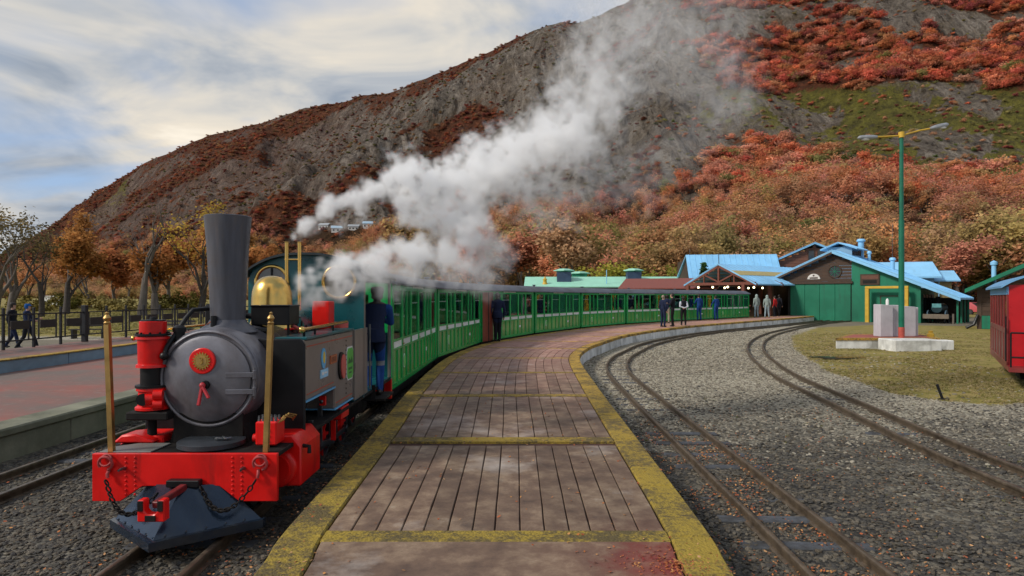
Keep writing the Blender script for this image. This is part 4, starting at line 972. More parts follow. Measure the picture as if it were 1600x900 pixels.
for s in (-1, 1):
    X0, X1 = sorted((s*.66, s*.70)); Xp0, Xp1 = sorted((s*.665, s*.685)); m = MB().box(X0,X1,-HL,HL,.38,.48).box(X0,X1,-HL,HL,1.10,1.22)
    for k in range(7):
        y = -HL+.05+k*(2*HL-.1)/6; m.box(X0,X1,y-.05,y+.05,.40,2.05)
    rp(m, 'side_frame', CRED, bevel=.005)
    rp(MB().box(X0-.004,X1+.006,-HL,HL,1.98,2.16), 'blue_cantrail', LBLUE, bevel=.006)
    for k in range(6):
        y0 = -HL+.10+k*(2*HL-.1)/6; y1 = y0+(2*HL-.1)/6-.10
        rp(MB().box(Xp0,Xp1-.004,y0,y1,.48,1.10), 'lower_panel', M('coach_panel_red', (0.15,0.05,0.04), 0.4, var=0.2, perobj=0.15)); rp(MB().box(s*.672-.003,s*.672+.003,y0,y1,1.22,1.98), 'window_pane', GLASS)
rp(MB().box(-.66,.66,-HL,-HL+.05,.40,2.2), 'end_wall', CREDB); rp(MB().box(-.66,.66,HL-.05,HL,.40,2.2), 'end_wall', CREDB)
R_ = [(-.80+.08*k, 2.46-.28*(abs(-.80+.08*k)/.80)**2.2) for k in range(21)]
rp(MB().prism(R_ + [(x, z-.05) for x, z in R_[::-1]], -HL-.12, HL+.1), 'roof', LBLUE, smooth=40)
g = MB()
for z in (.62, 1.15): g.cyl((-.66,-HL-.46,z),(.66,-HL-.46,z),.02,.02,8)
for x in (-.66,-.38,-.1,.1,.38,.66): g.cyl((x,-HL-.46,.4),(x,-HL-.46,1.15),.018,.018,8)
rp(g, 'end_railing', BLACK); rp(MB().cyl((-.72,-HL-.1,.5),(-.72,-HL-.1,1.5),.015,.015,8), 'grab_rail', BLACK)
rp(MB().box(-.20,.20,-HL-.7,-HL-.5,.05,.30), 'coupler', SOOT, bevel=.02)
# ------------------------------------------------------------------ station buildings
SKYROOF = M('sky_blue_roofing', (0.24, 0.53, 0.80), 0.45, 0.0, var=0.10, scale=0.8, dirt=(0.16,0.36,0.55), damt=0.4, bump=0.1, bscale=8, streak=(0.16,0.24,0.30), samt=0.35, sscale=3)
BROWNW = M('brown_timber_wall', (0.15, 0.065, 0.042), 0.7, var=0.25, scale=3, bump=0.2, grain=(1,1,8), perobj=0.15)
DBROWN = M('dark_brown_timber', (0.060, 0.036, 0.024), 0.75, var=0.25, scale=3, bump=0.2, perobj=0.15)
RUSTB = M('rust_red_timber', (0.15, 0.045, 0.028), 0.65, var=0.2, scale=4, bump=0.15)
WGREEN = M('workshop_green', (0.006, 0.155, 0.085), 0.5, var=0.12, scale=0.9, dirt=(0.006,0.095,0.052), damt=0.5, bump=0.06, perobj=0.10, streak=(0.02,0.06,0.04), samt=0.6, sscale=3)
MINT = M('mint_roofing', (0.30, 0.62, 0.47), 0.5, var=0.08, scale=1, bump=0.05)
NAVY = M('blue_black_cladding', (0.035, 0.060, 0.115), 0.5, var=0.15, scale=2, bump=0.05)
YELP = M('yellow_post_paint', (0.55, 0.34, 0.035), 0.5, var=0.15, scale=3, dirt=(0.25,0.16,0.04), damt=0.3)
DARK = M('shade_and_panel_black', (0.012, 0.011, 0.010), 0.9)  # near-black that paints in interior shade; also colours a notice panel
PALEB = M('pale_blue_wall', (0.20, 0.36, 0.50), 0.6, var=0.1, scale=1.2, bump=0.08)
WPANE = M('far_window_glass', (0.02, 0.025, 0.03), 0.08, var=0.3, spec=0.8, bump=0)
WSIGN = M('white_sign_board', (0.6, 0.58, 0.55), 0.5)
t = NT('warm_bulb'); t.b.inputs['Emission Color'].default_value = (1, 0.80, 0.45, 1); t.b.inputs['Emission Strength'].default_value = 4.0; BULB = t.done((1,0.85,0.6), 0.5)

def gable_roof(b, name, mat, u0, ur, u1, z0, zr, z1, v0, v1, th=0.12, seams=0.6):
    """two roof slopes; each is a slab with raised seams as parts"""
    for (ua, za, ub, zb) in ((u0, z0, ur, zr), (ur, zr, u1, z1)):
        s_ = MB().prism([(ua,za),(ub,zb),(ub,zb+th),(ua,za+th)], v0, v1).build(name, mat, b)
        if seams:
            sm = MB(); d = Vector((ub-ua, zb-za)).normalized(); n = Vector((-d.y, d.x)); n = n if n.y > 0 else -n; k = v0
            while k <= v1:
                sm.bar((ua,k,za+th),(ub,k,zb+th),.05,.05,(0,1,0)); k += seams
            q = sm.build('roof_seams', mat, s_); q['kind'] = 'stuff'
def boards(b, name, mat, u0, u1, v0, v1, z0, z1, h=0.25, top=None):
    """horizontal cladding boards across a wall; top(u) clips the gable"""
    z = z0
    while z < z1 - 0.02:
        zt = min(z+h-.012, z1); a, c = u0, u1
        if top is not None:
            a = max(u0, top(zt)[0]); c = min(u1, top(zt)[1])
        if c - a > .1: MB().box(a, c, v0, v1, z, zt).build(name, mat, b, bevel=.006)
        z += h
# workshop: gable end turned towards the platform, local x along the gable, local y into the building
WS = thing('workshop_building', 'green railway workshop with brown gable, round window and light blue metal roof', 'building', (24.3, 55.8, 0), atan2(-.69, .72))
def w(mb, name, mat, parent=WS, **k): return mb.build(name, mat, parent, **k)
zr = lambda u: 5.72 - .445*abs(u-3.53)
w(MB().prism([(4.9,0),(9.75,0),(9.75,zr(9.75)-.05),(4.9,zr(4.9)-.05)], -.06, .06), 'green_gable_wall', WGREEN)
for k in range(4):
    u = k*1.21; w(MB().box(u+.01, u+1.20, -.10, -.02, .02, 3.12), 'sliding_door_leaf', WGREEN, bevel=.01)
w(MB().box(-.15,4.9,-.02,.10,0,3.2), 'door_backing', DARK)
w(MB().box(-.3,5.0,-.20,-.10,3.12,3.30), 'door_track', DBROWN)
boards(WS, 'cladding_board', DBROWN, -1.55, 4.88, -.06, .0, 3.31, 5.6, .26, lambda z: (3.53-(5.66-z)/.445, 3.53+(5.66-z)/.445))
rw = w(MB().ring((3.62,-.08,4.12),(0,1,0),.50,.06,32,8), 'round_window', DBROWN); w(MB().lathe([(.0,-.07),(.48,-.07),(.48,-.05),(.0,-.05)], (3.62,0,4.12),'y',28), 'pane', WPANE, rw)
gl = MB()
for k in range(4):
    a = pi*k/4; gl.bar((3.62-.48*cos(a),-.09,4.12-.48*sin(a)),(3.62+.48*cos(a),-.09,4.12+.48*sin(a)),.03,.04,(0,1,0))
w(gl, 'glazing_bars', WGREEN, rw)
sg = w(MB().prism([(1.95+.52*cos(a), 3.52+.46*sin(a)) for a in [pi*k/14 for k in range(15)]], -.12,-.08), 'arched_sign', WSIGN)
w(MB().box(1.62,2.28,-.125,-.121,3.56,3.68).ball((1.95,-.12,3.82),(.08,.01,.08),10,6), 'sign_marks', DBROWN, sg)
bs = w(MB().box(5.55,6.95,-.14,-.07,2.98,3.85), 'notice_board', DBROWN); w(MB().box(5.65,6.85,-.15,-.141,3.45,3.75), 'notice_text_panel', BROWNW, bs); w(MB().box(5.75,6.75,-.15,-.141,3.10,3.36), 'notice_dark_panel', DARK, bs)
w(MB().box(7.05,8.7,-.075,-.065,.05,2.05), 'side_door', WGREEN); fr_ = MB().box(6.98,7.05,-.08,-.06,.0,2.12).box(8.7,8.77,-.08,-.06,.0,2.12).box(6.98,8.77,-.081,-.06,2.05,2.12); w(fr_, 'side_door_frame', DBROWN)
w(MB().box(-1.6,-1.5,.0,4.8,0,3.2), 'side_wall', DBROWN); w(MB().box(9.65,9.75,.06,4.7,0,2.7), 'inner_wall', WGREEN); w(MB().box(-1.6,12.1,4.8,4.9,0,1.95), 'back_wall', DBROWN)
for v in (.1, 1.6, 3.1, 4.6): w(MB().box(12.0,12.12,v,v+.12,0,2.0), 'shed_post', WGREEN)
for v in (.6, 1.6, 2.6, 3.6): w(MB().box(9.76,9.80,v,v+.7,.6,2.2), 'shed_window', WPANE)
gable_roof(WS, 'roof_slope', SKYROOF, -1.9, 3.53, 12.35, zr(-1.9)+.02, 5.76, zr(12.35)+.02, -.55, 5.2, .14)
w(MB().prism([(3.53,5.62),(12.35,zr(12.35)-.10),(12.35,zr(12.35)+.02),(3.53,5.76)], -.58,-.52), 'bargeboard', SKYROOF); w(MB().prism([(3.53,5.58),(-1.9,zr(-1.9)-.16),(-1.9,zr(-1.9)+.02),(3.53,5.76)], -.58,-.52), 'bargeboard', DBROWN)
ln = w(MB().box(2.6,4.5,1.4,4.0,5.3,6.25), 'roof_lantern', PALEB); gable_roof(ln, 'lantern_roof', SKYROOF, 2.1, 3.53, 5.0, 5.98, 6.55, 5.98, 1.0, 4.4, .09, .5)
for k in range(5): w(MB().box(4.5,4.52,1.5+k*.5,1.9+k*.5,5.55,6.0), 'lantern_pane', WPANE, ln)
def flue(p, z0, z1, r, mat=SKYROOF, parent=WS):
    w(MB().lathe([(r,z0),(r,z1-.25),(r*1.5,z1-.22),(r*1.5,z1-.12),(r*1.1,z1),(.0,z1+.02)], (p[0],p[1],0),'z',14), 'flue_pipe', mat, parent)
flue((4.3,4.7),4.9,7.1,.24); flue((7.0,3.6),4.0,5.3,.17); flue((5.4,3.0),4.6,5.9,.12)

# house behind the workshop
HS = thing('timber_house', 'brown timber gabled house with light blue roof rising behind the workshop', 'building', (25.9, 65.5, 0), atan2(-.30, .95))
apx = 7.3
boards(HS, 'cladding_board', BROWNW, -1.6, 10.6, -.06, .0, 3.6, 7.2, .30, lambda z: (4.6-(7.25-z)/.46, 4.6+(7.25-z)/.46))
MB().box(-1.4,10.4,.0,8,0,3.7).build('wall', BROWNW, HS)
MB().prism([(-1.4,3.7),(10.4,3.7),(4.6,7.1)], .01, 8).build('gable_core', DBROWN, HS)
for x in (4.0, 4.85):
    q = MB().box(x,x+.62,-.12,-.05,5.70,6.72).build('window', DBROWN, HS); MB().box(x+.07,x+.55,-.125,-.121,5.77,6.65).build('pane', WPANE, q)
gable_roof(HS, 'roof_slope', SKYROOF, -2.3, 4.6, 11.5, apx-.46*6.9, apx, apx-.46*6.9, -.5, 8.3, .16)

# pale blue annexe to the right behind the workshop
AX = thing('annexe_building', 'pale blue low annexe with light blue roof behind the workshop shed', 'building', (34.0, 61.0, 0), atan2(-.3, .95))
MB().box(-2.5,5.4,0,5,0,3.9).build('wall', PALEB, AX); MB().box(5.6,7.0,.6,5,0,3.5).build('porch_wall', M('ochre_wall', (0.25,0.19,0.08), 0.7), AX)
MB().prism([(-.5,3.75),(2.2,5.25),(2.2,5.40),(-.5,3.90)], -3.0, 5.9,'x').build('roof_slope', SKYROOF, AX); MB().prism([(.2,3.45),(2.0,4.4),(2.0,4.52),(.2,3.57)], 5.5,7.6,'x').build('porch_roof', SKYROOF, AX)
MB().cyl((5.9,.4,0),(5.9,.4,3.6),.06,.06,8).build('porch_post', PALEB, AX)
MB().cyl((2.5,2.2,5.2),(2.5,2.2,9.2),.03,.02,6).build('aerial_mast', STEEL, AX)

# big blue roof hall behind the canopy
HB = thing('blue_roofed_hall', 'hall with a broad steep sky blue roof behind the station canopy', 'building', (17.6, 63.5, 0), radians(-6))
MB().box(0.2,8.9,1.9,9,0,5.9).build('wall', DBROWN, HB)
s_ = MB().prism([(0,3.5),(2.2,6.2),(2.2,6.34),(0,3.64)], 0, 9.0,'x').build('roof_slope', SKYROOF, HB); MB().prism([(2.2,6.2),(8,4.2),(8,4.34),(2.2,6.34)], 0, 9.0,'x').build('roof_slope', SKYROOF, HB)
sm = MB()
for k in range(16): sm.bar((.3+k*.57,0,3.65),(.3+k*.57,2.2,6.35),.05,.05)
q = sm.build('roof_seams', SKYROOF, s_); q['kind'] = 'stuff'
MB().cyl((.4,2.2,6.2),(.4,2.2,6.9),.03,.03,6).build('roof_mast', STEEL, HB)

# canopy over the platform end
CN = thing('station_canopy', 'open timber station canopy with rust brown trusses and light blue roof', 'canopy', (16.3, 57.9, 0), atan2(-.80, .60))
def cn(mb, name, mat, parent=CN, **k): return mb.build(name, mat, parent, **k)
uw, ua, za, ze = 6.6, 3.3, 4.75, 3.08; PT = (za-ze+.1)/(ua+.3)
gable_roof(CN, 'roof_slope', SKYROOF, -.3, ua, uw+.3, ze-.1, za, ze-.1, -.8, 13, .10)
cn(MB().prism([(ua+1.3,za+.11-1.3*PT),(ua+2.1,za+.11-2.1*PT),(ua+2.1,za+.14-2.1*PT),(ua+1.3,za+.14-1.3*PT)], -.82, 13), 'yellow_roof_stripe', M('ochre_roof_panel', (0.42,0.34,0.14), 0.5))
for v in (-.7, 3.2, 7.0, 10.8):
    tr_ = cn(MB().bar((-.2,v,ze+.05),(uw+.2,v,ze+.05),.18,.24), 'tie_beam', RUSTB, bevel=.01)
    cn(MB().bar((-.3,v,ze-.10),(ua,v,za-.1),.16,.22).bar((ua,v,za-.1),(uw+.3,v,ze-.10),.16,.22), 'rafter', RUSTB, tr_)
    cn(MB().bar((ua,v,ze),(ua,v,za-.1),.16,.16).bar((ua,v,ze+.2),(ua-1.5,v,za-.80),.12,.12).bar((ua,v,ze+.2),(ua+1.5,v,za-.80),.12,.12).bar((ua-1.5,v,ze),(ua-1.5,v,za-.80),.10,.10).bar((ua+1.5,v,ze),(ua+1.5,v,za-.80),.10,.10), 'truss_strut', RUSTB, tr_)
    for u in (.1, uw-.9): cn(MB().box(u-.14,u+.14,v-.14,v+.14,.3,ze), 'canopy_post', RUSTB, bevel=.01)
    for u in (.9, 2.4, 3.9, 5.4):
        lp_ = cn(MB().ball((u,v+.4,ze-.22),.085,10,7), 'bulb', BULB, tr_)
un = MB()
for k in range(6): un.box(.15+k*.5, .35+k*.5, -.75, 12, za-.22-abs(.25+k*.5-ua)*PT-.02, za-.17-abs(.25+k*.5-ua)*PT-.02)
cn(un, 'ceiling_battens', M('pale_pine_lining', (0.35,0.25,0.13), 0.6))['kind'] = 'stuff'
cn(MB().box(-.2,uw,12.2,12.4,0,4.0), 'rear_wall', DBROWN)
cn(MB().box(uw-.3,uw-.1,5.0,12,.0,3.0), 'side_wall', DARK)  # wall coloured near-black to stand for the shaded opening under the canopy
cn(MB().bar((3.4,-.5,1.30),(6.2,-.5,1.30),.08,.10).bar((3.4,-.5,.85),(6.2,-.5,.85),.08,.08), 'barrier_rail', RUSTB)
cn(MB().cyl((ua,-.7,za),(ua,-.7,za+1.0),.03,.03,6), 'finial_mast', STEEL)
# low rust roofed lean-to left of the canopy
LT = thing('rust_roofed_shed', 'long low shed with a rust red roof behind the train', 'building', (12.6, 60.5, 0), atan2(-.35, .93))
MB().prism([(-.5,2.75),(3.5,3.75),(3.5,3.85),(-.5,2.85)], -2.5, 6.6,'x').build('roof_slope', M('rust_roofing', (0.20,0.055,0.04), 0.6, var=0.2), LT); MB().box(-2,6.2,.4,4,0,2.75).build('wall', DBROWN, LT)

# mint roofed building with vents
MR = thing('mint_roofed_building', 'long building with a pale mint green roof and square roof vents behind the train', 'building', (1.4, 70, 0), radians(-3))
MB().box(.4,19,1.0,8,0,3.3).build('wall', DBROWN, MR)
s_ = MB().prism([(0,3.05),(4.4,4.25),(4.4,4.35),(0,3.15)], -.1, 19.6,'x').build('roof_slope', MINT, MR); MB().prism([(4.4,4.25),(8.8,3.05),(8.8,3.15),(4.4,4.35)], -.1, 19.6,'x').build('roof_slope', MINT, MR)
MB().prism([(0.4,3.0),(4.4,4.2),(8.4,3.0)], .0, .1,'x').build('gable_board', DBROWN, MR)
for (x, y, wd, nm) in ((3.55,2.0,1.6,0),(5.4,5.0,1.7,1),(11.4,2.0,1.55,2)):
    zb = 4.95 if nm != 1 else 4.75
    vb = MB().box(x,x+wd,y,y+wd,3.1,zb).build('roof_vent', NAVY if nm != 1 else WGREEN, MR, bevel=.02)
    MB().lathe([(wd*.74,zb),(wd*.74,zb+.08),(wd*.45,zb+.20),(wd*.36,zb+.26),(.0,zb+.28)], (x+wd/2,y+wd/2,0),'z',4).build('vent_cap', MINT, vb, smooth=0)
    MB().box(x-.05,x+wd+.05,y-.05,y+wd+.05,zb-.10,zb-.01).build('vent_band', WGREEN, vb)
MB().cyl((9.0,1.2,3.2),(9.0,1.2,5.0),.05,.05,6).build('roof_pole', SKYROOF, MR)
yf = MB().lathe([(.30,0),(.34,.15),(.22,.35),(.20,.6),(.26,.7),(.10,.85),(.06,1.0),(.0,1.02)], (0,0,0),'z',12).build('roof_finial', YELP); yf.location = PY(857, 453, 66.0)
tag(yf, 'small yellow bell shaped ornament above the train roof', 'ornament'); yf.parent = MR; yf.matrix_parent_inverse = Matrix.Identity(4)
yf.location = (2.2, 1.2, 3.25)
for k_ in ('label', 'category'): del yf[k_]

# dark house at the far right
RH = thing('brown_house', 'dark brown timber house with a green edged roof beside the red coach', 'building', P(1525, 514), atan2(-.60, .80))
def rh(mb, name, mat, **k): return mb.build(name, mat, RH, **k)
boards(RH, 'cladding_board', DBROWN, .25, 7.0, -.05, .02, .85, 4.6, .28, lambda z: ((z-2.6)/.47+.1 if z > 2.7 else 0, 9))
rh(MB().box(.3,7,.0,7,0,2.6), 'wall', DBROWN); rh(MB().box(.2,7.0,-.07,.0,0.02,.84), 'green_plinth_board', WGREEN); rh(MB().box(.05,.28,-.1,.13,0,2.55), 'corner_post', DBROWN)
rh(MB().prism([(-.55,2.32),(6.5,6.0),(6.5,6.16),(-.55,2.45)], -1.0, 8), 'roof_slope', M('roof_deep_green', (0.02,0.10,0.06), 0.5)); rh(MB().prism([(-.55,2.26),(6.5,5.92),(6.5,6.2),(-.55,2.50)], -1.06,-1.0), 'bargeboard', WGREEN)
rh(MB().lathe([(.13,2.0),(.13,4.1),(.2,4.12),(.2,4.3),(.0,4.42)], (.9,3,0),'z',12), 'flue_pipe', SKYROOF)
rh(MB().tube([(.1,-.2,.9),(-.1,-.3,.3),(-.5,-.35,.06)], .09, 10), 'drain_pipe', BLACK)

# far houses on the hillside
def far_house(px, py, wd, dp, ht, label, roofc, wallc):
    q, _ = slope_at(px, py)
    h = thing('hillside_house', label, 'house', (q.x, q.y, q.z-.5), radians(RND.uniform(-20,20)), 'houses on the hillside')
    MB().box(-wd/2,wd/2,0,dp,0,ht).build('wall', wallc, h)
    MB().prism([(-.4,ht),(dp/2,ht+dp*.28),(dp+.4,ht),(dp+.4,ht+.25),(dp/2,ht+dp*.28+.25),(-.4,ht+.25)], -wd/2-.5, wd/2+.5,'x').build('roof', roofc, h)
    for k in range(3):
        x = -wd/2+wd*(k+.5)/3; f = MB().box(x-.7,x+.7,-.08,-.01,ht*.4,ht*.8).build('window', WSIGN, h); MB().box(x-.6,x+.6,-.1,-.085,ht*.43,ht*.77).build('pane', WPANE, f)
far_house(576,361,8,7,3.6,'white house with pale blue roof, rightmost on the hillside behind the steam', M('pale_blue_grey_roof',(0.30,0.42,0.52),.6), WSIGN)
far_house(552,363,7,6,3.0,'white house low among trees, second from the end on the hillside', M('grey_roofing',(0.3,0.32,0.34),.5), WSIGN)
far_house(528,364,9,7,3.2,'long pale house with blue roof in the middle of the hillside row', M('pale_blue_grey_roof',(0.30,0.42,0.52),.6), WSIGN)
far_house(505,366,7,6,3.2,'small pale house nearest the brass pipes on the hillside', M('grey_roofing',(0.3,0.32,0.34),.5), WSIGN)

# ------------------------------------------------------------------ yard furniture
pf = thing('yellow_portal_frame', 'yellow steel portal frame standing before the green workshop wall', 'frame', (24.3+.72*6.25+.69*-.75, 55.8-.69*6.25-.72*.75, 0), atan2(-.69,.72))
for x in (0, 2.72): MB().box(x-.14,x+.14,-.14,.14,-.05,2.66).build('post', YELP, pf, bevel=.02)
MB().box(-.14,2.86,-.135,.135,2.665,2.86).build('crossbeam', YELP, pf, bevel=.02)
pb = thing('concrete_plinth', 'low white concrete plinth with red top and yellow edge round the lamp post', 'plinth', (12.55, 24.8, 0), 0)
PINKR = M('faded_red_top', (0.30,0.085,0.065), 0.8, var=0.2, scale=3)
PQ = [(0,0),(4.0,0),(5.0,2.5),(1.9,2.7)]; PC = (2.7,1.3)
MB().prism(PQ, -.1, .40, 'z').build('plinth_block', MAT_WHITEKERB, pb, bevel=.02)
PI = [(PC[0]+(x-PC[0])*.88, PC[1]+(y-PC[1])*.82) for x, y in PQ]; MB().prism(PI, .401, .413, 'z').build('red_top', PINKR, pb)
for k in range(4): j = (k+1) % 4; MB().prism([PQ[k],PQ[j],PI[j],PI[k]], .401, .416, 'z').build('yellow_border', MAT_YEL, pb)
MB().box(-.02,4.02,-.022,-.004,.325,.418).build('yellow_border', MAT_YEL, pb); MB().box(1.6,3.35,-1.15,-.03,-.1,.42).build('front_block', MAT_WHITEKERB, pb, bevel=.03); MB().box(3.62,4.25,-.5,-.01,-.1,.36).build('side_block', MAT_WHITEKERB, pb, bevel=.03)
LIL = M('pale_lilac_concrete', (0.47,0.45,0.48), 0.75, var=0.12, scale=2, dirt=(0.33,0.31,0.33), damt=0.4, bump=0.25, streak=(0.22,0.21,0.20), samt=0.6, sscale=5)
cb_ = tag(MB().box(-.42,.42,-.25,.25,0,1.32).mesh('concrete_slab', LIL, bevel=.015) and MB().prism([(-.42,0),(.10,0),(.10,1.26),(-.42,1.30)], -.30,.2).box(.10,.42,-.16,.2,0,1.27).build('concrete_slab', LIL, bevel=.02), 'wider pale upright concrete slab standing on the plinth, pole side', 'slab'); cb_.location = (15.15,25.9,.415)
cb2 = tag(MB().prism([(-.24,0),(.24,0),(.24,1.20),(-.24,1.23)], -.3,.3).box(.243,.40,-.2,.25,0,1.18).build('concrete_slab', LIL, bevel=.02), 'narrower pale upright concrete slab standing on the plinth behind the lamp pole', 'slab'); cb2.location = (16.05,26.1,.415)
wp_ = tag(MB().lathe([(.06,0),(.06,1.45),(.03,1.52),(.0,1.54)],(0,0,0),'z',12).build('marker_post', WHITE), 'thin white marker post behind the pale concrete slab', 'post'); wp_.location = (15.6,26.6,.415)
ye = tag(MB().lathe([(.13,0),(.13,.10),(.08,.16),(.08,.24),(.0,.26)],(0,0,0),'z',14).build('yellow_bollard', YELP), 'stubby yellow bollard at the corner of the white plinth', 'bollard'); ye.location = (16.75,25.6,.415)
lamp = thing('street_lamp', 'tall green lamp post with two yellow arms and grey lamp heads', 'street lamp', P(1408.5, 528, .414))
GPOLE = M('lamp_pole_green', (0.006,0.13,0.075), 0.4, var=0.2, scale=2, bump=0.05, streak=(0.03,0.05,0.04), samt=0.5)
MB().cyl((0,0,.42),(0,0,4.6),.105,.10,16).build('lower_pole', GPOLE, lamp); MB().cyl((0,0,4.6),(0,0,7.85),.078,.072,14).build('upper_pole', GPOLE, lamp); MB().cyl((0,0,0),(0,0,.42),.112,.112,16).build('pole_foot', M('pole_foot_red',(0.40,0.07,0.05),.5), lamp)
MB().cyl((0,0,7.8),(0,0,8.02),.11,.11,12).build('pole_cap', YELP, lamp)
for s, dx, dz in ((-1,-1.0,-.05),(1,1.15,.28)):
    ar = MB().tube([(0,0,7.88),(dx*.6,0,7.88+dz*.7),(dx,0,7.88+dz)], .035, 8).build('lamp_arm', YELP, lamp)
    d = Vector((dx,0,dz)).normalized(); a = Vector((dx,0,7.88+dz))
    hd = MB().tube([a-d*.05, a+d*.1, a+d*.35, a+d*.62, a+d*.7], [.05,.085,.10,.085,.03], 12).build('lamp_head', M('lamp_head_grey',(0.32,0.33,0.34),.4,.4), ar)
    MB().ball(a+d*.42+Vector((0,0,-.06)),(.20,.08,.06),12,8).build('lamp_lens', WHITE, hd)
st_ = tag(MB().bar((0,0,0),(-.08,.05,.29),.08,.05).box(-.06,.10,-.06,.04,-.02,.02).build('lever_post', BLACK, bevel=.006), 'short black lever stump leaning in the mossy grass', 'lever'); st_.location = P(1473, 624)
# puddle
pm = MB(); n = 30; pts = []
for k in range(n):
    a = 2*pi*k/n; r = 1 + .25*sin(3*a+1)+.12*sin(5*a); pts.append((.80*r*cos(a), .42*r*sin(a), 0))
pm.add(pts, [tuple(range(n))]); t = NT('puddle_water'); WATER = t.done((0.03,0.035,0.03), 0.04, 0, None, 0.6)
pu = pm.build('puddle', WATER); c_ = P(1308,560); pu.location = (c_.x, c_.y, gz(c_.x,c_.y)+.03); struct(pu)
# parked car
CARR = M('faded_pink_car_paint', (0.50,0.10,0.11), 0.25, var=0.06, scale=2, bump=0, spec=0.6)
car = thing('parked_car', 'faded red estate car parked beyond the workshop lane', 'car', P(1507, 491), radians(20))
bd = [(-1.95,.30),(1.95,.30),(2.0,.55),(1.9,.80),(1.0,.90),(.45,1.36),(-1.2,1.40),(-1.85,.95),(-2.0,.7)]
body = MB().prism([(y,z) for y,z in bd], -.82,.82,'x').build('body', CARR, car, bevel=.06, seg=2)
MB().prism([(-1.90,.93),(-1.32,1.34),(-1.34,1.36),(-1.93,.95)], -.68,.68,'x').build('windscreen', WPANE, car)
for s in (-1,1):
    MB().prism([(-1.15,.95),(.85,.95),(.42,1.30),(-1.05,1.33)], s*.815,s*.83,'x').build('side_window', WPANE, car)
    MB().box(s*.55-.16,s*.55+.16,-2.02,-1.97,.58,.72).build('headlight', WHITE, car)
    for y in (-1.25,1.25):
        wh = MB().lathe([(.0,-.1),(.31,-.1),(.31,.1),(.0,.1)], (s*.76,y,.31),'x',20).build('wheel', RUBBER, car); MB().lathe([(.0,-.11),(.18,-.11),(.18,.11),(.0,.11)], (s*.76,y,.31),'x',14).build('rim', STEEL, wh)
MB().box(-.80,.80,-2.06,-1.96,.32,.50).build('bumper', M('bumper_grey',(0.2,0.2,0.21),.5), car, bevel=.03)
MB().box(-.26,.26,-2.075,-2.06,.36,.46).build('licence_plate', WHITE, car)
# old engine parked under the shed
pc = Vector((24.3+.72*10.7+.69*.9, 55.8-.69*10.7+.72*.9, 0))
oe = thing('parked_engine', 'dark machine with curved blue grey mudguards parked under the workshop lean-to', 'engine', pc, atan2(-.69,.72))
MB().box(-.75,.75,-.6,2.2,.42,.58).build('chassis', SOOT, oe, bevel=.02); MB().box(-.85,.85,-.75,-.6,.35,.70).build('buffer_beam', M('grey_timber',(0.16,0.13,0.10),.8), oe, bevel=.02)
MB().lathe([(.0,-.3),(.34,-.3),(.38,-.25),(.38,1.8),(.0,1.8)], (0,0,1.15),'y',24).build('boiler', M('teal_black',(0.012,0.035,0.045),.35), oe); MB().lathe([(.14,1.5),(.12,1.7),(.16,2.05),(.0,2.05)], (0,.2,0),'z',16).build('chimney', SOOT, oe)
for s in (-1,1):
    MB().ring((s*.58,-.1,.55),(1,0,0),.42,.05,14,6,radians(10),radians(170)).build('mudguard', M('blue_grey_guard',(0.10,0.16,0.22),.4,.2), oe)
    for y in (-.1,1.4): MB().lathe([(.0,-.05),(.30,-.05),(.30,.05),(.0,.05)], (s*.45,y,.30),'x',18).build('wheel', SOOT, oe)
MB().box(-.30,.30,-.34,-.31,1.2,1.5).build('badge_plate', M('pale_teal',(0.10,0.28,0.30),.4), oe)
MB().bar((1.15,-.9,0),(1.15,-.9,.75),.12,.12).build('wheel_stop', M('grey_timber2',(0.12,0.10,0.08),.8), oe)

# ------------------------------------------------------------------ fence on the upper walk at the left
fence = thing('walkway_fence', 'black steel fence with dark timber panels along the raised walkway', 'fence', (-12.75, 0, .674))
FB = M('fence_black', (0.014,0.014,0.017), 0.5, bump=0.08); FP = M('fence_timber', (0.030,0.024,0.022), 0.7, var=0.3, scale=5, grain=(1,1,6))
fp = MB().box(-.03,.03,-.03,.03,0,1.06).mesh('post', FB, bevel=.008); fpt = MB().box(-.07,.07,-.07,.07,0,1.09).mesh('post', FB, bevel=.01)
pl_ = MB().box(-.02,.02,.24,.86,.50,.72).mesh('timber_panel', FP, bevel=.008); vb_ = MB().box(-.015,.015,-.015,.015,.22,.88).mesh('picket', FB)
yk = [8.9+k*1.02 for k in range(24)]
for k, y in enumerate(yk):
    obj('post', fpt if k % 10 == 0 else fp, fence, (0,y,0))
    if k < len(yk)-1:
        obj('timber_panel', pl_, fence, (0,y,0)); obj('picket', vb_, fence, (0,y+.18,0)); obj('picket', vb_, fence, (0,y+.84,0))
for z in (.215, .885): MB().box(-.02,.02,8.9,yk[-1],z-.018,z+.018).build('rail', FB, fence)
# stone block and notice seats on the lawn
wb = tag(MB().box(-1.2,1.2,-.3,.3,0,1.2).box(-1.3,1.3,-.35,.35,1.2,1.3).build('stone_monument', MAT_WHITEKERB, bevel=.04), 'pale square stone block standing on the lawn behind the fence', 'stone'); c_ = P(84, 482, .5); wb.location = (c_.x, c_.y, gz(c_.x, c_.y)-.05)
def bench(x, y, rz, label):
    b = thing('park_bench', label, 'bench', (x, y, gz(x, y)), rz, 'benches on the lawn')
    for k in range(3): MB().box(-.8,.8,-.2+k*.14,-.09+k*.14,.42,.46).build('seat_slat', FP, b)
    for k in range(2): MB().box(-.8,.8,.24,.28,.58+k*.16,.70+k*.16).build('back_slat', FP, b)
    for s in (-.65,.65): MB().box(s-.04,s+.04,-.2,.28,0,.42).build('leg', FB, b)
bench(-20.5, 31, radians(12), 'dark park bench just behind the walking people'); bench(-16.5, 31.5, radians(-4), 'dark park bench on gravel behind the middle of the fence')
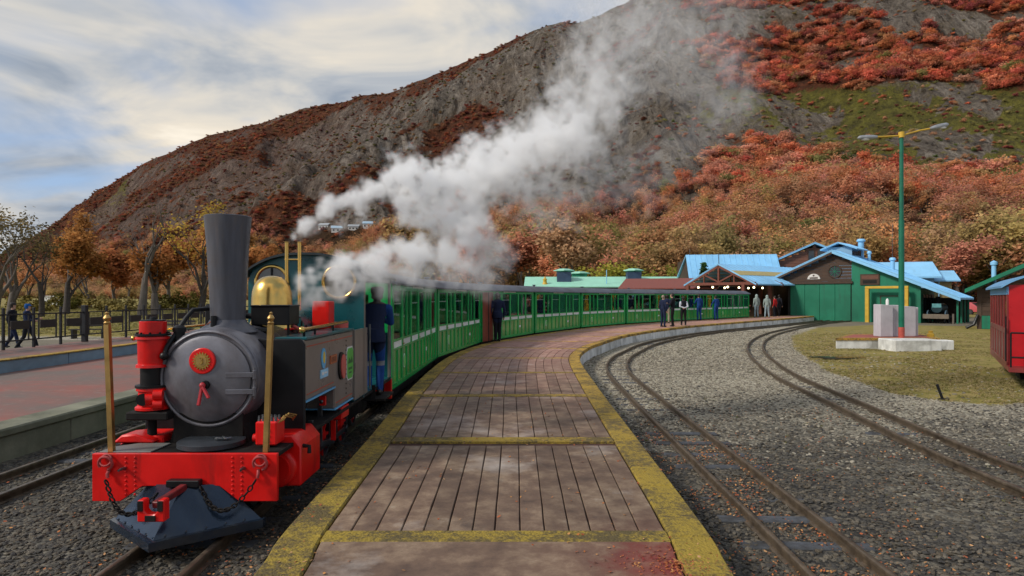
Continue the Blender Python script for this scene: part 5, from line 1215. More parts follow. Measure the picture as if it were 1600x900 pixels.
# ------------------------------------------------------------------ people
SKIN = M('skin', (0.42,0.24,0.17), 0.55, var=0.08, scale=12, bump=0.02)
HAIR = M('dark_hair', (0.018,0.013,0.010), 0.6, var=0.3, scale=30, grain=(1,1,.2)); GHAIR = M('grey_fair_hair', (0.26,0.20,0.15), 0.6, var=0.3, scale=30)
BOOT = M('dark_boots', (0.018,0.016,0.015), 0.5)
def cloth(name, c): return M('cloth_'+name, c, 0.85, var=0.18, scale=9, bump=0.35, bscale=14, spec=0.2)
def person(label, loc, rz, h=1.74, top='navy', legs='navy', hair=HAIR, pose=None, cols=None, hood=False, skirtcoat=0.0, voxel=0.014, cap=None, group=None, band=None):
    """standing adult 1.74 m; local +y is where they face"""
    J = dict(pel=(0,0,.96), chest=(0,.0,1.28), neck=(0,-.01,1.47), head=(0,.02,1.60),
             shL=(-.185,0,1.40), shR=(.185,0,1.40), elL=(-.25,-.03,1.12), elR=(.25,-.03,1.12), haL=(-.24,.06,.88), haR=(.24,.06,.88),
             hipL=(-.09,0,.92), hipR=(.09,0,.92), knL=(-.11,.03,.50), knR=(.11,.03,.50), anL=(-.12,-.01,.09), anR=(.12,-.01,.09))
    if pose: J.update(pose)
    J = {k: Vector(v) for k, v in J.items()}; mb = MB(); segs = []
    def limb(a, b, r0, r1, reg, n=12):
        a, b = Vector(a), Vector(b); pts = []; rr = []
        for i in range(7):
            u = i/6; pts.append(a.lerp(b, u)); bul = 1 + .06*sin(pi*u); rr.append((r0+(r1-r0)*u)*bul)
        mb.tube(pts, rr, n); mb.ball(a, r0, 12, 8); mb.ball(b, r1, 12, 8); segs.append((a, b, reg, max(r0, r1)))
    up = J['neck'] - J['pel']
    # torso as stacked ellipses
    vs = []; n = 18; prof = [(-.03,.145,.105),(.06,.165,.118),(.20,.150,.108),(.34,.170,.118),(.44,.185,.118),(.50,.165,.10),(.54,.09,.075)]
    side = (J['shR']-J['shL']); side.z *= .6; side.normalize(); fw = Vector((0,0,1)).cross(side).normalized(); L_ = up.length/.51
    for zz, rx, ry in prof:
        c = J['pel'] + up.normalized()*zz*L_
        for k in range(n): a = 2*pi*k/n; vs.append(c + side*rx*cos(a) + fw*ry*sin(a))
    fs = [(i*n+k, i*n+(k+1)%n, (i+1)*n+(k+1)%n, (i+1)*n+k) for i in range(len(prof)-1) for k in range(n)] + [tuple(range(n)), tuple((len(prof)-1)*n+k for k in range(n))]
    mb.add(vs, fs); segs.append((J['pel'], J['neck'], 'top', .16))
    if skirtcoat:
        c0 = J['pel']+Vector((0,0,.1)); c1 = J['pel']-Vector((0,0,skirtcoat)); mb.tube([c0, (c0+c1)/2, c1], [.165,.185,.19], 18); segs.append((c0, c1, 'top', .19))
    limb(J['neck']-Vector((0,0,.03)), J['head']-Vector((0,0,.05)), .058, .055, 'skin')
    hd = J['head']; mb.ball(hd+Vector((0,.0,.035)), (.076,.095,.112), 18, 12); mb.ball(hd+Vector((0,.03,-.045)), (.058,.068,.065), 14, 9)
    mb.ball(hd+Vector((0,.098,.0)), (.014,.022,.024), 10, 7)                      # nose
    for s in (-1,1): mb.ball(hd+Vector((s*.078,-.005,.005)), (.012,.022,.032), 10, 7); mb.ball(hd+Vector((s*.032,.082,.03)), (.016,.012,.012), 8, 6)
    mb.ball(hd+Vector((0,.09,-.045)), (.026,.012,.010), 8, 6)
    mb.ball(hd+Vector((0,-.015,.055)), (.088,.098,.108), 16, 11)                   # hair or hood volume
    if hood: mb.ball(hd+Vector((0,-.03,.03)), (.108,.118,.135), 16, 11); mb.ball(hd+Vector((0,-.05,-.09)), (.12,.11,.09), 14, 9)
    if cap: mb.tube([hd+Vector((0,.0,.07)), hd+Vector((0,0,.15)), hd+Vector((0,0,.165))], [.10,.098,.06], 16); mb.ball(hd+Vector((0,.11,.085)), (.07,.06,.012), 12, 6)
    for s, w in ((-1,'L'),(1,'R')):
        limb(J['sh'+w], J['el'+w], .066, .050, 'arm'); limb(J['el'+w], J['ha'+w], .050, .034, 'arm')
        d = (J['ha'+w]-J['el'+w]).normalized(); hb = J['ha'+w]; lat = d.cross(side if abs(d.dot(side)) < .9 else Vector((0,1,0))).normalized(); nrm = d.cross(lat).normalized()
        palm = hb + d*.055; mb.tube([hb, hb+d*.05, hb+d*.095], [.030,.038,.034], 10); segs.append((hb+d*.015, hb+d*.2, 'skin', .04))
        for k in range(4):
            o = lat*(.027-.018*k); ln = (.068,.078,.072,.056)[k]; b0 = hb+d*.085+o; cu = nrm*(.018*s); mb.tube([b0, b0+d*ln*.5+cu*.4, b0+d*ln*.85+cu*1.5], [.0105,.0100,.0080], 6)
        mb.tube([hb+d*.03+lat*.03, hb+d*.065+lat*.05, hb+d*.10+lat*.052], [.013,.012,.009], 6)
        limb(J['hip'+w], J['kn'+w], .092, .066, 'legs'); limb(J['kn'+w], J['an'+w], .066, .052, 'legs')
        a = J['an'+w]; mb.ball(a+Vector((0,.05,-.045)), (.046,.115,.042), 14, 8); mb.ball(a+Vector((0,-.03,-.04)), (.042,.06,.046), 12, 8); segs.append((a+Vector((0,-.05,-.05)), a+Vector((0,.14,-.06)), 'boot', .05))
    k = h/1.74; me = bpy.data.meshes.new('tmp'); me.from_pydata([Vector(v)*k for v in mb.v], [], mb.f)
    o = bpy.data.objects.new('tmp', me); COL.objects.link(o); md = o.modifiers.new('r', 'REMESH'); md.mode = 'VOXEL'; md.voxel_size = voxel; md.use_smooth_shade = True
    sm = o.modifiers.new('s', 'SMOOTH'); sm.factor = .5; sm.iterations = 2
    me2 = bpy.data.meshes.new_from_object(o.evaluated_get(bpy.context.evaluated_depsgraph_get())); bpy.data.objects.remove(o)
    C = dict(top=cloth('navy', (0.014,0.022,0.055)), legs=cloth('navy', (0.014,0.022,0.055)), arm=None, skin=SKIN, boot=BOOT, hair=hair)
    C.update(cols or {}); C['arm'] = C['arm'] or C['top']; keys = ['top','legs','arm','skin','boot','hair','band']; C['band'] = band or C['legs']
    me2.materials.clear()
    for q in keys: me2.materials.append(C[q])
    hd = hd*k
    for pgn in me2.polygons:
        c = pgn.center; best = 'top'; bd = 1e9
        for a, b, reg, r in segs:
            A, B = a*k, b*k; ab = B-A; u = max(0, min(1, (c-A).dot(ab)/ab.length_squared)); dd = (c-A-ab*u).length - r*k
            if dd < bd: bd = dd; best = reg
        if c.z > hd.z-.10*k and (c-hd).length < .26*k:
            rel = (c-hd)/k; face = rel.y > .045 and rel.z < .085
            best = 'skin' if face and abs(rel.x) < .07 else ('hair' if rel.z > -.02 or rel.y < -.02 else 'skin')
            if hood: best = 'top' if not (rel.y > .06) else 'skin'
            if cap and rel.z > .07: best = 'hair'
        if best == 'legs' and band and abs(c.z/k-.47) < .035: best = 'band'
        if best == 'skin' and c.z < .2*k: best = 'legs'
        pgn.material_index = keys.index(best); pgn.use_smooth = True
    p = obj('person', me2, None, loc, (0,0,rz)); tag(p, label, 'person', group); return p
NAVYC = cloth('navy_coat', (0.012,0.019,0.050)); BLUEC = cloth('work_blue', (0.012,0.050,0.20)); DARKC = cloth('near_black', (0.010,0.011,0.016)); GREYC = cloth('grey_green', (0.27,0.33,0.31)); PALE = cloth('pale_sleeves', (0.45,0.47,0.52)); BEIGE = cloth('beige', (0.30,0.25,0.18)); REDC = cloth('red_jacket', (0.40,0.02,0.02)); DPANT = cloth('black_trousers', (0.012,0.010,0.012)); BBLUE = cloth('bright_blue', (0.01,0.08,0.28)); STRIPE = cloth('reflective_grey', (0.20,0.21,0.23)); PANT = cloth('pale_blue_grey', (0.24,0.31,0.34))
# driver on the cab step, leaning out backwards
person('engine driver in blue overalls standing on the cab step, leaning out', (-1.97, 9.10, .62), radians(8), 1.64, cols=dict(top=NAVYC, legs=BLUEC, arm=BLUEC, hair=HAIR), voxel=.011, band=STRIPE, skirtcoat=.10, cap=True,
       pose=dict(pel=(0,-.04,.90), neck=(.03,.14,1.37), head=(.04,.22,1.47), shL=(-.165,.10,1.29), shR=(.215,.11,1.30), hipL=(-.09,-.02,.87), hipR=(.09,-.02,.87), elR=(.25,.22,1.08), haR=(.05,.40,1.14), elL=(-.22,.20,1.08), haL=(-.26,.40,1.10), anL=(-.07,-.05,.09), anR=(.09,.02,.09), knL=(-.09,.06,.48), knR=(.10,.08,.48)))
pp_ = P(768, 533, .404)
person('man in a navy coat standing at the open coach door', (pp_.x+.22, pp_.y-.1, .404), radians(10), 1.76, cols=dict(top=NAVYC, legs=DARKC), skirtcoat=.12, pose=dict(haL=(-.25,.03,.86), knL=(-.07,.02,.5), knR=(.07,.02,.5), anL=(-.07,-.01,.09), anR=(.07,-.01,.09)))
def stand(px, py, *a, **k):
    q = P(px, py, .404); return person(a[0], (q.x, q.y, .404), *a[1:], **k)
stand(1036, 511, 'fair haired person in a navy jacket, nearest the platform edge', radians(-60), 1.70, cols=dict(top=NAVYC, legs=NAVYC, hair=GHAIR), voxel=.02)
stand(1042, 505, 'person in navy with beige trousers, half hidden between two companions', radians(-30), 1.74, cols=dict(top=NAVYC, legs=BEIGE), voxel=.02)
stand(1051, 510, 'tall person in black jacket and trousers waiting with the group', radians(70), 1.80, cols=dict(top=DARKC, legs=DPANT), voxel=.02, pose=dict(elL=(-.24,.10,1.14), haL=(-.12,.24,1.20)))
stand(1068, 508.5, 'dark haired woman with pale sleeves and black vest facing the train', radians(0), 1.62, cols=dict(top=DARKC, legs=DPANT, arm=PALE), voxel=.02, hood=False, pose=dict(elL=(-.24,-.10,1.14), elR=(.24,-.10,1.14), haL=(-.02,-.15,1.08), haR=(.02,-.17,1.06)))
stand(1092.5, 500.8, 'worker in bright blue overalls leaning at the coach door', radians(20), 1.78, cols=dict(top=BLUEC, legs=BLUEC), voxel=.02, pose=dict(elL=(-.22,.16,1.16), haL=(-.2,.34,1.10)))
stand(1119, 499.8, 'worker in blue overalls with head bowed beside the seventh coach', radians(30), 1.72, cols=dict(top=BLUEC, legs=BLUEC), voxel=.02, pose=dict(elL=(-.24,.14,1.14), haL=(-.22,.28,.98), head=(0,.06,1.585)))
stand(1182, 496.0, 'hooded person in grey green work clothes, on the train side of the brown post', radians(15), 1.80, cols=dict(top=GREYC, legs=PANT), voxel=.02, hood=True, pose=dict(anL=(-.14,0,.09), anR=(.14,0,.09)))
stand(1198.5, 496.2, 'hooded person in grey green work clothes, on the workshop side of the brown post', radians(-8), 1.74, cols=dict(top=GREYC, legs=PANT), voxel=.02, hood=True, pose=dict(anL=(-.15,0,.09), anR=(.15,0,.09)))
stand(1211, 494.8, 'person in a red jacket under the canopy by the workshop', radians(40), 1.68, cols=dict(top=REDC, legs=DARKC), voxel=.02)
stand(1217, 494.6, 'person in dark clothes walking past the red jacket under the canopy', radians(-50), 1.78, cols=dict(top=DARKC, legs=DPANT), voxel=.02, pose=dict(anL=(-.1,.22,.09), anR=(.1,-.22,.10), knL=(-.1,.14,.5), knR=(.1,-.04,.5)))
q = P(30, 545, .04)
person('person in navy with a bright blue cap walking behind the fence', (q.x+.3, q.y, gz(q.x, q.y)+.01), radians(-75), 1.72, cols=dict(top=NAVYC, legs=DARKC, hair=BBLUE), voxel=.016, cap=True, pose=dict(anL=(-.1,.30,.10), anR=(.1,-.30,.14), knL=(-.1,.18,.52), knR=(.1,-.06,.50), elL=(-.24,.10,1.16), haL=(-.2,.32,1.18), elR=(.24,.08,1.14), haR=(.2,.30,1.12)))
person('person in dark jacket and cap walking at the left edge behind the fence', (q.x-.5, q.y+.3, gz(q.x, q.y)+.01), radians(-80), 1.76, cols=dict(top=DARKC, legs=NAVYC), voxel=.016, cap=True, pose=dict(anL=(-.1,-.28,.13), anR=(.1,.28,.10), knL=(-.1,-.05,.5), knR=(.1,.18,.52)))
# ------------------------------------------------------------------ trees
def leafmat(name, inst, cz=5.0):
    t = NT(name)
    if inst: base = t.attr('tint', 'INSTANCER')
    else: base = t.n('ShaderNodeObjectInfo').outputs['Color']
    n = t.noise(t.coord(), 0.9, 3, 0.6); cl = t.voro(t.coord(), 3.0)
    sp = t.n('ShaderNodeSeparateColor'); t.l(cl, sp.inputs[0])
    c = t.mix(1.0, base, t.ramp(n, [(0.3, 0.75), (0.7, 1.35)]), 'MULTIPLY'); c = t.mix(1.0, c, t.ramp(sp.outputs[0], [(0, 0.82), (1, 1.18)]), 'MULTIPLY')
    c = t.mix(t.ramp(sp.outputs[1], [(0.75, 0.0), (1.0, 0.35)]), c, (0.34, 0.22, 0.06))
    d = t.n('ShaderNodeBsdfDiffuse'); tr = t.n('ShaderNodeBsdfTranslucent'); m = t.n('ShaderNodeMixShader'); m.inputs[0].default_value = 0.42
    # leaves share the rounded lighting of the clump they belong to
    oc = t.n('ShaderNodeVectorMath', operation='SUBTRACT'); t.l(t.coord(), oc.inputs[0]); oc.inputs[1].default_value = (0, 0, cz)
    nz = t.n('ShaderNodeVectorMath', operation='NORMALIZE'); t.l(oc.outputs[0], nz.inputs[0])
    vt = t.n('ShaderNodeVectorTransform', vector_type='NORMAL', convert_from='OBJECT', convert_to='WORLD'); t.l(nz.outputs[0], vt.inputs[0])
    gn = t.n('ShaderNodeNewGeometry').outputs['Normal']; sc1 = t.n('ShaderNodeVectorMath', operation='SCALE'); t.l(vt.outputs[0], sc1.inputs[0]); sc1.inputs['Scale'].default_value = 1.5
    ad = t.n('ShaderNodeVectorMath', operation='ADD'); t.l(gn, ad.inputs[0]); t.l(sc1.outputs[0], ad.inputs[1]); nn = t.n('ShaderNodeVectorMath', operation='NORMALIZE'); t.l(ad.outputs[0], nn.inputs[0])
    t.l(nn.outputs[0], d.inputs['Normal'])
    t.l(c, d.inputs[0]); t.l(c, tr.inputs[0]); t.l(d.outputs[0], m.inputs[1]); t.l(tr.outputs[0], m.inputs[2]); t.l(m.outputs[0], t.out.inputs[0])
    return t.mat
LEAF = leafmat('autumn_leaves', False); LEAFI = leafmat('autumn_leaves_far', True); LEAFS = leafmat('scrub_leaves_far', True, .2)
BARK = M('grey_bark', (0.115, 0.098, 0.085), 0.9, var=0.35, scale=5, bump=0.5, bscale=9, grain=(1,1,.25)); BARKD = M('dark_bark', (0.060, 0.050, 0.044), 0.9, var=0.35, scale=5, bump=0.5, bscale=9)

def branch_tree(rng, h, lean=0.15, spread=0.6, levels=4, trunk_r=None, forks=(2,3), up=0.35, sides=7):
    """tapered trunk and limbs; returns (MB, tips)"""
    mb = MB(); tips = []; tr = trunk_r or h*0.028
    def grow(p, d, ln, r, lv):
        pts = [p]; rr = [r]; n = 4 if lv > 1 else 3; q = p; dd = d.copy()
        for i in range(n):
            dd = (dd + Vector((rng.uniform(-1,1), rng.uniform(-1,1), rng.uniform(-.5,.8)))*0.16).normalized(); q = q + dd*(ln/n); pts.append(q); rr.append(r*(1-0.42*(i+1)/n))
        mb.tube(pts, rr, max(3, sides - (levels-lv)*1), caps=False)
        if lv <= 1: tips.extend(pts[1:])
        elif lv == 2: tips.append(pts[-1])
        if lv > 0:
            k = rng.randint(*forks)
            if lv == levels: k += 1
            for j in range(k):
                at = rng.choice(pts[2:]) if j else pts[-1]; a = rng.uniform(0, 2*pi); s = spread*rng.uniform(.5, 1.2)
                nd = (dd*0.75 + Vector((cos(a)*s, sin(a)*s, up*rng.uniform(.2, 1.2)))).normalized()
                grow(at, nd, ln*rng.uniform(.58, .82), rr[-1]*rng.uniform(.65, .9), lv-1)
    grow(Vector((0,0,-.4)), Vector((rng.uniform(-lean,lean), rng.uniform(-lean,lean), 1)).normalized(), h*0.36, tr, levels)
    return mb, tips
def leaves(rng, tips, n, size, jit, mb=None, flat=0.5):
    mb = mb or MB()
    for i in range(n):
        c = rng.choice(tips) + Vector((rng.gauss(0,jit), rng.gauss(0,jit), rng.gauss(0,jit*.7)))
        a = Vector((rng.uniform(-1,1), rng.uniform(-1,1), rng.uniform(-1,1)*flat)).normalized(); b = a.cross(Vector((rng.uniform(-1,1), rng.uniform(-1,1), rng.uniform(-1,1)))).normalized()
        s = size*rng.uniform(.6, 1.3); a *= s; b *= s*.7
        mb.add([c-a-b*.3, c+b*.8-a*.1, c+a+b*.2, c-b*.8+a*.2], [(0,1,2,3)])
    return mb
# forest tree variants
FT = []
for i in range(9):
    rng = random.Random(100+i); h = 1.0*10
    mb, tips = branch_tree(rng, h, .12, .62 if i % 3 else .45, 3, h*.022, (2,3), .45, 6)
    zm = max(v[2] for v in mb.v); 
    tips = [t_ for t_ in tips if t_.z > zm*.30]
    lv = leaves(rng, rng.sample(tips, max(8, len(tips)//3)), (2200,3000,2500,3300,1400,2900,2300,3200,900)[i], .165, .50)
    me_t = mb.mesh('trunk', BARK if i % 2 else BARKD, smooth=60); me_c = lv.mesh('crown', LEAF, smooth=0)
    FT.append((me_t, me_c, max(v[2] for v in lv.v)))
# shared meshes for the far wood and the shrubs
FARV = []
for i in range(6):
    rng = random.Random(200+i); mb, tips = branch_tree(rng, 10, .1, .55, 2, .22, (2,3), .45, 5)
    nb = len(mb.f); cl = [Vector((rng.gauss(0,1.5), rng.gauss(0,1.5), rng.uniform(3.5,9.5))) for _ in range(14)] + tips
    leaves(rng, cl, 900, .26, .62, mb); mb.m = [1]*nb + [0]*(len(mb.f)-nb)
    FARV.append(mb.mesh('far_tree', [LEAFI, BARKD], smooth=0))
SHV = []
for i in range(5):
    rng = random.Random(300+i); cl = []
    for _ in range(9):
        a = rng.uniform(0,2*pi); r = rng.uniform(0,.75); cl.append(Vector((r*cos(a), r*sin(a), rng.uniform(.25,1.05)*(1.1-.45*r))))
    SHV.append(leaves(rng, cl, 620, .10, .20, None, .7).mesh('far_shrub', LEAFS, smooth=0))
RT = random.Random(5)
def tint(kind):
    v = RT.uniform(.85, 1.45)
    base = {'ochre': (0.40,0.265,0.115), 'orange': (0.52,0.240,0.115), 'salmon': (0.53,0.225,0.150), 'red': (0.46,0.115,0.072), 'maroon': (0.24,0.070,0.060), 'brown': (0.42,0.235,0.135), 'olive': (0.24,0.205,0.075), 'green': (0.11,0.14,0.04), 'rust': (0.52,0.165,0.080)}[kind]
    return tuple(x*v*RT.uniform(.9,1.1) for x in base)
def pick(ws):
    r = RT.uniform(0, sum(w for _, w in ws))
    for k, w_ in ws:
        r -= w_
        if r <= 0: return k
    return ws[-1][0]
def row_of(q): return 464 - 1000*(q.z-CAMZ)/q.y
# candidate places on the lower slope
cand = []
for i in range(3900):
    px = RT.uniform(-120, 1720); t_ = RT.uniform(0.0, 0.42)**1.0; q = terr(px, t_)
    if t_ < .004: q.z = max(q.z, -.5)
    e = row_of(q); lim = 292 if px > 1000 else 330 + max(0, (600-px))*.06
    if e > lim + RT.gauss(0, 9): cand.append((q.y + RT.uniform(0, 6), px, t_, q, e))
# trees on the flat just behind the station buildings
for i in range(60):
    px = RT.uniform(640, 1660); y = RT.uniform(78, 92); q = Vector(((px-800)/1000*y, y, 0))
    if px > 1290 or y > 84: cand.append((y, px, 0, q, row_of(q)))
cand.sort(key=lambda c: c[0]); near = []; rest = []
for c in cand:
    q = c[3]; ok = len(near) < 290
    if ok and c[1] < -60 or c[1] > 1660: ok = False
    if ok:
        for o in near[-140:]:
            if (o[3]-q).length_squared < 12.0: ok = False; break
    (near if ok else rest).append(c)
def kind_at(px, e):
    if e > 400: return pick([('ochre',4),('orange',2.0),('brown',3),('olive',1.4),('salmon',.5)])
    if e > 340: return pick([('orange',4),('salmon',2.5),('brown',3),('ochre',2)])
    return pick([('salmon',4),('orange',3),('brown',2),('rust',1.5),('olive',.4)])
KW = {'ochre': 'ochre leaved', 'orange': 'orange', 'salmon': 'salmon red', 'brown': 'brown leaved', 'olive': 'olive green', 'rust': 'rust red'}
def where(px, e, y):
    band = 'front row' if y < 112 else 'lower wood' if e > 385 else 'upper wood'
    for lim, w_ in ((440,'left of the engine cab'),(600,'behind the steam plume'),(820,'behind the near coaches'),(940,'above the two mint roof vents'),(1060,'above the far vent of the mint roof'),(1205,'above the blue hall roof'),(1310,'above the workshop gable'),(1400,'between the workshop roof and the lamp post'),(1500,'just right of the lamp post'),(1560,'above the brown house'),(9999,'at the right edge of the view')):
        if px < lim: return band, w_
for c in near:
    k = kind_at(c[1], c[4]); v = RT.randrange(9); hgt = RT.uniform(.70, 1.1)*1.55*(1.0 if c[0] < 200 else .85)
    if 1050 < c[1] < 1300 and c[0] < 100: hgt *= .8
    bd_, wh_ = where(c[1], c[4], c[0]); sz_ = 'tall' if hgt > 1.5 else 'small' if hgt < 1.22 else 'middling'; lb_ = '%s %s tree in the %s %s' % (sz_, KW[k], bd_, wh_)
    r_ = thing('beech_tree', lb_, 'tree', c[3] - Vector((0,0,.2)), RT.uniform(0,6.28), 'trees of the ' + bd_)
    r_.scale = (hgt*RT.uniform(.95,1.25), hgt*RT.uniform(.95,1.25), hgt*RT.uniform(.85,1.15))
    obj('trunk', FT[v][0], r_); cr = obj('crown', FT[v][1], r_); cr.color = (*tint(k), 1)
fc = variant_collection('far_tree', FARV); pts = []
for c in rest:
    s = RT.uniform(.65,1.05)*(1.3 if c[0] < 250 else 1.05); pts.append((c[3]-Vector((0,0,.4)), (s*1.1,s*1.1,s*.95), (0,0,RT.uniform(0,6.28)), tint(kind_at(c[1], c[4]))))
scatter('hillside_wood', pts, fc, label='dense autumn wood covering the lower mountain slope')
# bushes and low trees over the mountain
sc = variant_collection('far_shrub', SHV); pts = []; pts2 = []
for i in range(44000):
    px = RT.uniform(-40, 1640); t_ = RT.uniform(.04, 1.0); q = terr(px, t_); r, g, f = veg(px, t_, q); e = row_of(q)
    if e < -25: continue
    w_ = max(r, .12 + .25*g if px > 1030 else .40 if px < 650 else .24)
    if f > .6: w_ = .25
    if RT.random() > w_*(.95 if t_ > .25 else .6): continue
    if r > .35:
        if px > 1030:
            k = pick([('red',3),('rust',3.2),('salmon',1.6),('maroon',1.2),('orange',.8),('olive',.25)]) if e < 160 else pick([('salmon',3),('orange',3),('rust',2.4),('red',1.2),('olive',.9),('ochre',1),('green',.2)])
        else: k = pick([('rust',2.4),('maroon',2.4),('red',1.4),('brown',2.6),('orange',.8)])
        s = (RT.uniform(3.0, 6.6) if RT.random() < .75 else RT.uniform(1.5,3)) if px > 1030 else RT.uniform(.9, 2.6)
        if px > 1030 and RT.random() < .35: continue
    else:
        k = pick([('olive',2.0),('brown',3.0),('ochre',.6),('maroon',1.6),('rust',.8),('green',.4)]); s = RT.uniform(.6, 1.9)
    tn = tint(k); tn = tn if px > 1030 else tuple(x*.62 for x in tn)
    pts.append((q - Vector((0,0,.1*s)), (s*1.15, s*1.15, s*RT.uniform(.8,1.2)), (RT.uniform(-.2,.2), RT.uniform(-.2,.2), RT.uniform(0,6.28)), tn))
scatter('mountain_scrub', pts, sc, label='red and brown scrub scattered over the mountain side')

# individual trees on the lawn at the left
def lawn_tree(px, py, y, h, seed, label, leaf=None, nleaf=0, lsize=.22, levels=4, spread=.55, bark=BARK, tr=None, forks=(2,3), name='lawn_tree', lean=.12):
    x = (px-800)/1000*y; z = gz(x, y); rng = random.Random(seed); mb, tips = branch_tree(rng, h, lean, spread, levels, tr or h*.03, forks, .4, 8)
    r_ = thing(name, label, 'tree', (x, y, z)); zm = max(v[2] for v in mb.v); k = h/zm
    r_.scale = (k, k, k); mb.build('trunk', bark, r_, smooth=60)
    if nleaf:
        tp = [t_ for t_ in tips if t_.z > zm*.25]; cr = leaves(rng, tp, int(nleaf*2.2), lsize*.62, .32).build('crown', LEAF, r_, smooth=0); cr.color = (*leaf, 1)
lawn_tree(222, 482, 52, 10.4, 21, 'tall bare double trunked tree on the lawn beside the red pump', levels=5, spread=.55, tr=.42, bark=BARK)
lawn_tree(243, 482, 53, 5.6, 22, 'short thick broken trunk with a few orange leaves beside the tall bare tree', (.36,.15,.05), 500, levels=3, tr=.36, spread=.5)
lawn_tree(311, 480, 55, 10.0, 23, 'bare tree with yellow topmost leaves just left of the engine chimney', (.50,.33,.06), 380, .2, levels=5, spread=.5, tr=.32, bark=BARKD)
lawn_tree(102, 480, 54, 8.4, 24, 'orange leaved tree with dark trunk in the middle of the lawn trees', (.50,.23,.075), 2200, .24, levels=4, spread=.65, tr=.30, bark=BARKD)
lawn_tree(64, 482, 50, 8.2, 25, 'slim bare tree with dark trunk between the pale block and the orange tree', (.26,.19,.08), 160, .2, levels=5, spread=.55, tr=.22, bark=BARKD)
lawn_tree(18, 482, 50, 8.6, 26, 'grey brown tree with thinning olive leaves, second from the left edge', (.17,.14,.07), 600, .2, levels=5, spread=.6, tr=.36)
lawn_tree(-12, 482, 47, 8.8, 27, 'bare grey tree cut by the left edge of the view', (.16,.13,.07), 260, .2, levels=5, spread=.6, tr=.30)
lawn_tree(142, 476, 70, 6.6, 28, 'low bushy orange tree behind the lawn, left of the tall bare tree', (.52,.22,.08), 2600, .26, levels=4, spread=.75)
lawn_tree(178, 476, 74, 6.4, 29, 'low bushy rust orange tree directly behind the left brass post', (.52,.20,.085), 2600, .26, levels=4, spread=.75)
lawn_tree(268, 476, 72, 7.2, 30, 'spreading orange tree between the two bare lawn trees', (.55,.235,.09), 3200, .26, levels=4, spread=.75)
lawn_tree(355, 476, 70, 9.0, 31, 'orange tree behind the chimney with yellow tips', (.52,.25,.08), 2800, .26, levels=4, spread=.6)
lawn_tree(405, 476, 80, 7.6, 32, 'orange brown tree behind the engine cab window', (.50,.22,.08), 2800, .28, levels=4, spread=.7)
rl = random.Random(77); k_ = 0
BT = ['at the left edge', 'behind the walking people', 'behind the pale stone block', 'behind the left brass post', 'left of the chimney', 'between the brass pipes and the cab roof', 'over the cab roof', 'behind the first coach', 'behind the near end of the second coach']
for px in (-40, 40, 118, 200, 335, 450, 490, 540, 590):
    y = rl.uniform(88, 130); x = (px-800)/1000*y; r_ = thing('background_tree', 'autumn tree in the row beyond the lawn, ' + BT[k_], 'tree', (x, y, gz(x,y)-.2), rl.uniform(0,6), 'autumn trees in the row beyond the lawn'); k_ += 1; s = rl.uniform(.75,1.0); r_.scale = (s*1.3,s*1.3,s)
    v = rl.randrange(8); obj('trunk', FT[v][0], r_); cr = obj('crown', FT[v][1], r_); cr.color = (*tint(rl.choice(['orange','brown','orange','salmon'])), 1)
# shrubs along the lawn edge
for i, (px, y, s, col) in enumerate([(30,62,1.1,(.30,.25,.08)),(70,60,1.0,(.26,.22,.07)),(112,64,1.1,(.15,.15,.045)),(128,66,1.1,(.36,.28,.09)),(160,62,1.1,(.40,.33,.12)),(190,60,1.2,(.44,.37,.15)),(255,62,1.1,(.22,.20,.06)),(282,63,1.1,(.16,.16,.045)),(300,66,1.1,(.38,.30,.11)),(340,60,1.3,(.12,.11,.03))]):
    x = (px-800)/1000*y; rng = random.Random(400+i); r_ = thing('garden_shrub', ['olive shrub behind the walking people','green shrub left of the pale stone block','dark green shrub right of the pale stone block','straw coloured shrub beside the orange lawn tree','pale straw shrub left of the left brass post','palest straw tussock at the tall bare tree','green shrub right of the tall bare tree','darkest green shrub left of the chimney','straw shrub at the foot of the bare tree by the chimney','olive shrub hidden mostly behind the chimney'][i] + ', at the lawn edge', 'shrub', (x, y, gz(x,y)-.05), 0, 'low shrubs at the far edge of the lawn')
    cl = [Vector((rng.gauss(0,.7)*s, rng.gauss(0,.7)*s, abs(rng.gauss(.6,.4))*s)) for _ in range(18)]; cr = leaves(rng, cl, 700, .13*s, .22*s, None, .8).build('foliage', LEAF, r_, smooth=0); cr.color = (*col, 1)
    st = MB()
    for k in range(5): st.tube([(0,0,0),(cl[k].x*.5,cl[k].y*.5,cl[k].z*.6),cl[k]], [.03,.02,.01], 5)
    st.build('stem', BARKD, r_)
# yellow green willow behind the mint roof and the small conifer
x = (968-800)/1000*80; r_ = thing('willow_tree', 'rounded yellow green tree behind the mint green roof', 'tree', (x, 80, 0)); rng = random.Random(91)
cl = [Vector((rng.gauss(0,2.6), rng.gauss(0,1.5), rng.uniform(2.2,5.9)-abs(rng.gauss(0,.4)))) for _ in range(60)]; cr = leaves(rng, cl, 3200, .22, .5).build('crown', LEAF, r_, smooth=0); cr.color = (.42,.38,.07,1)
MB().tube([(0,0,-.2),(.1,0,1.5),(0,.1,3.5)], [.22,.18,.08], 8).build('trunk', BARKD, r_)
x = (1100-800)/1000*60.5; r_ = thing('conifer_tree', 'small dark green conifer in front of the blue hall roof', 'tree', (x, 60.5, 0)); rng = random.Random(92); cl = []
for k in range(120):
    u = rng.random(); a = rng.uniform(0,2*pi); rr = (1-u)*1.8*rng.uniform(.6,1); cl.append(Vector((rr*cos(a), rr*sin(a), .6+u*4.6-rr*.25)))
cr = leaves(rng, cl, 2200, .13, .09).build('crown', LEAF, r_, smooth=0); cr.color = (.07,.15,.045,1); MB().cyl((0,0,-.1),(0,0,5.0),.10,.02,8).build('trunk', BARKD, r_)

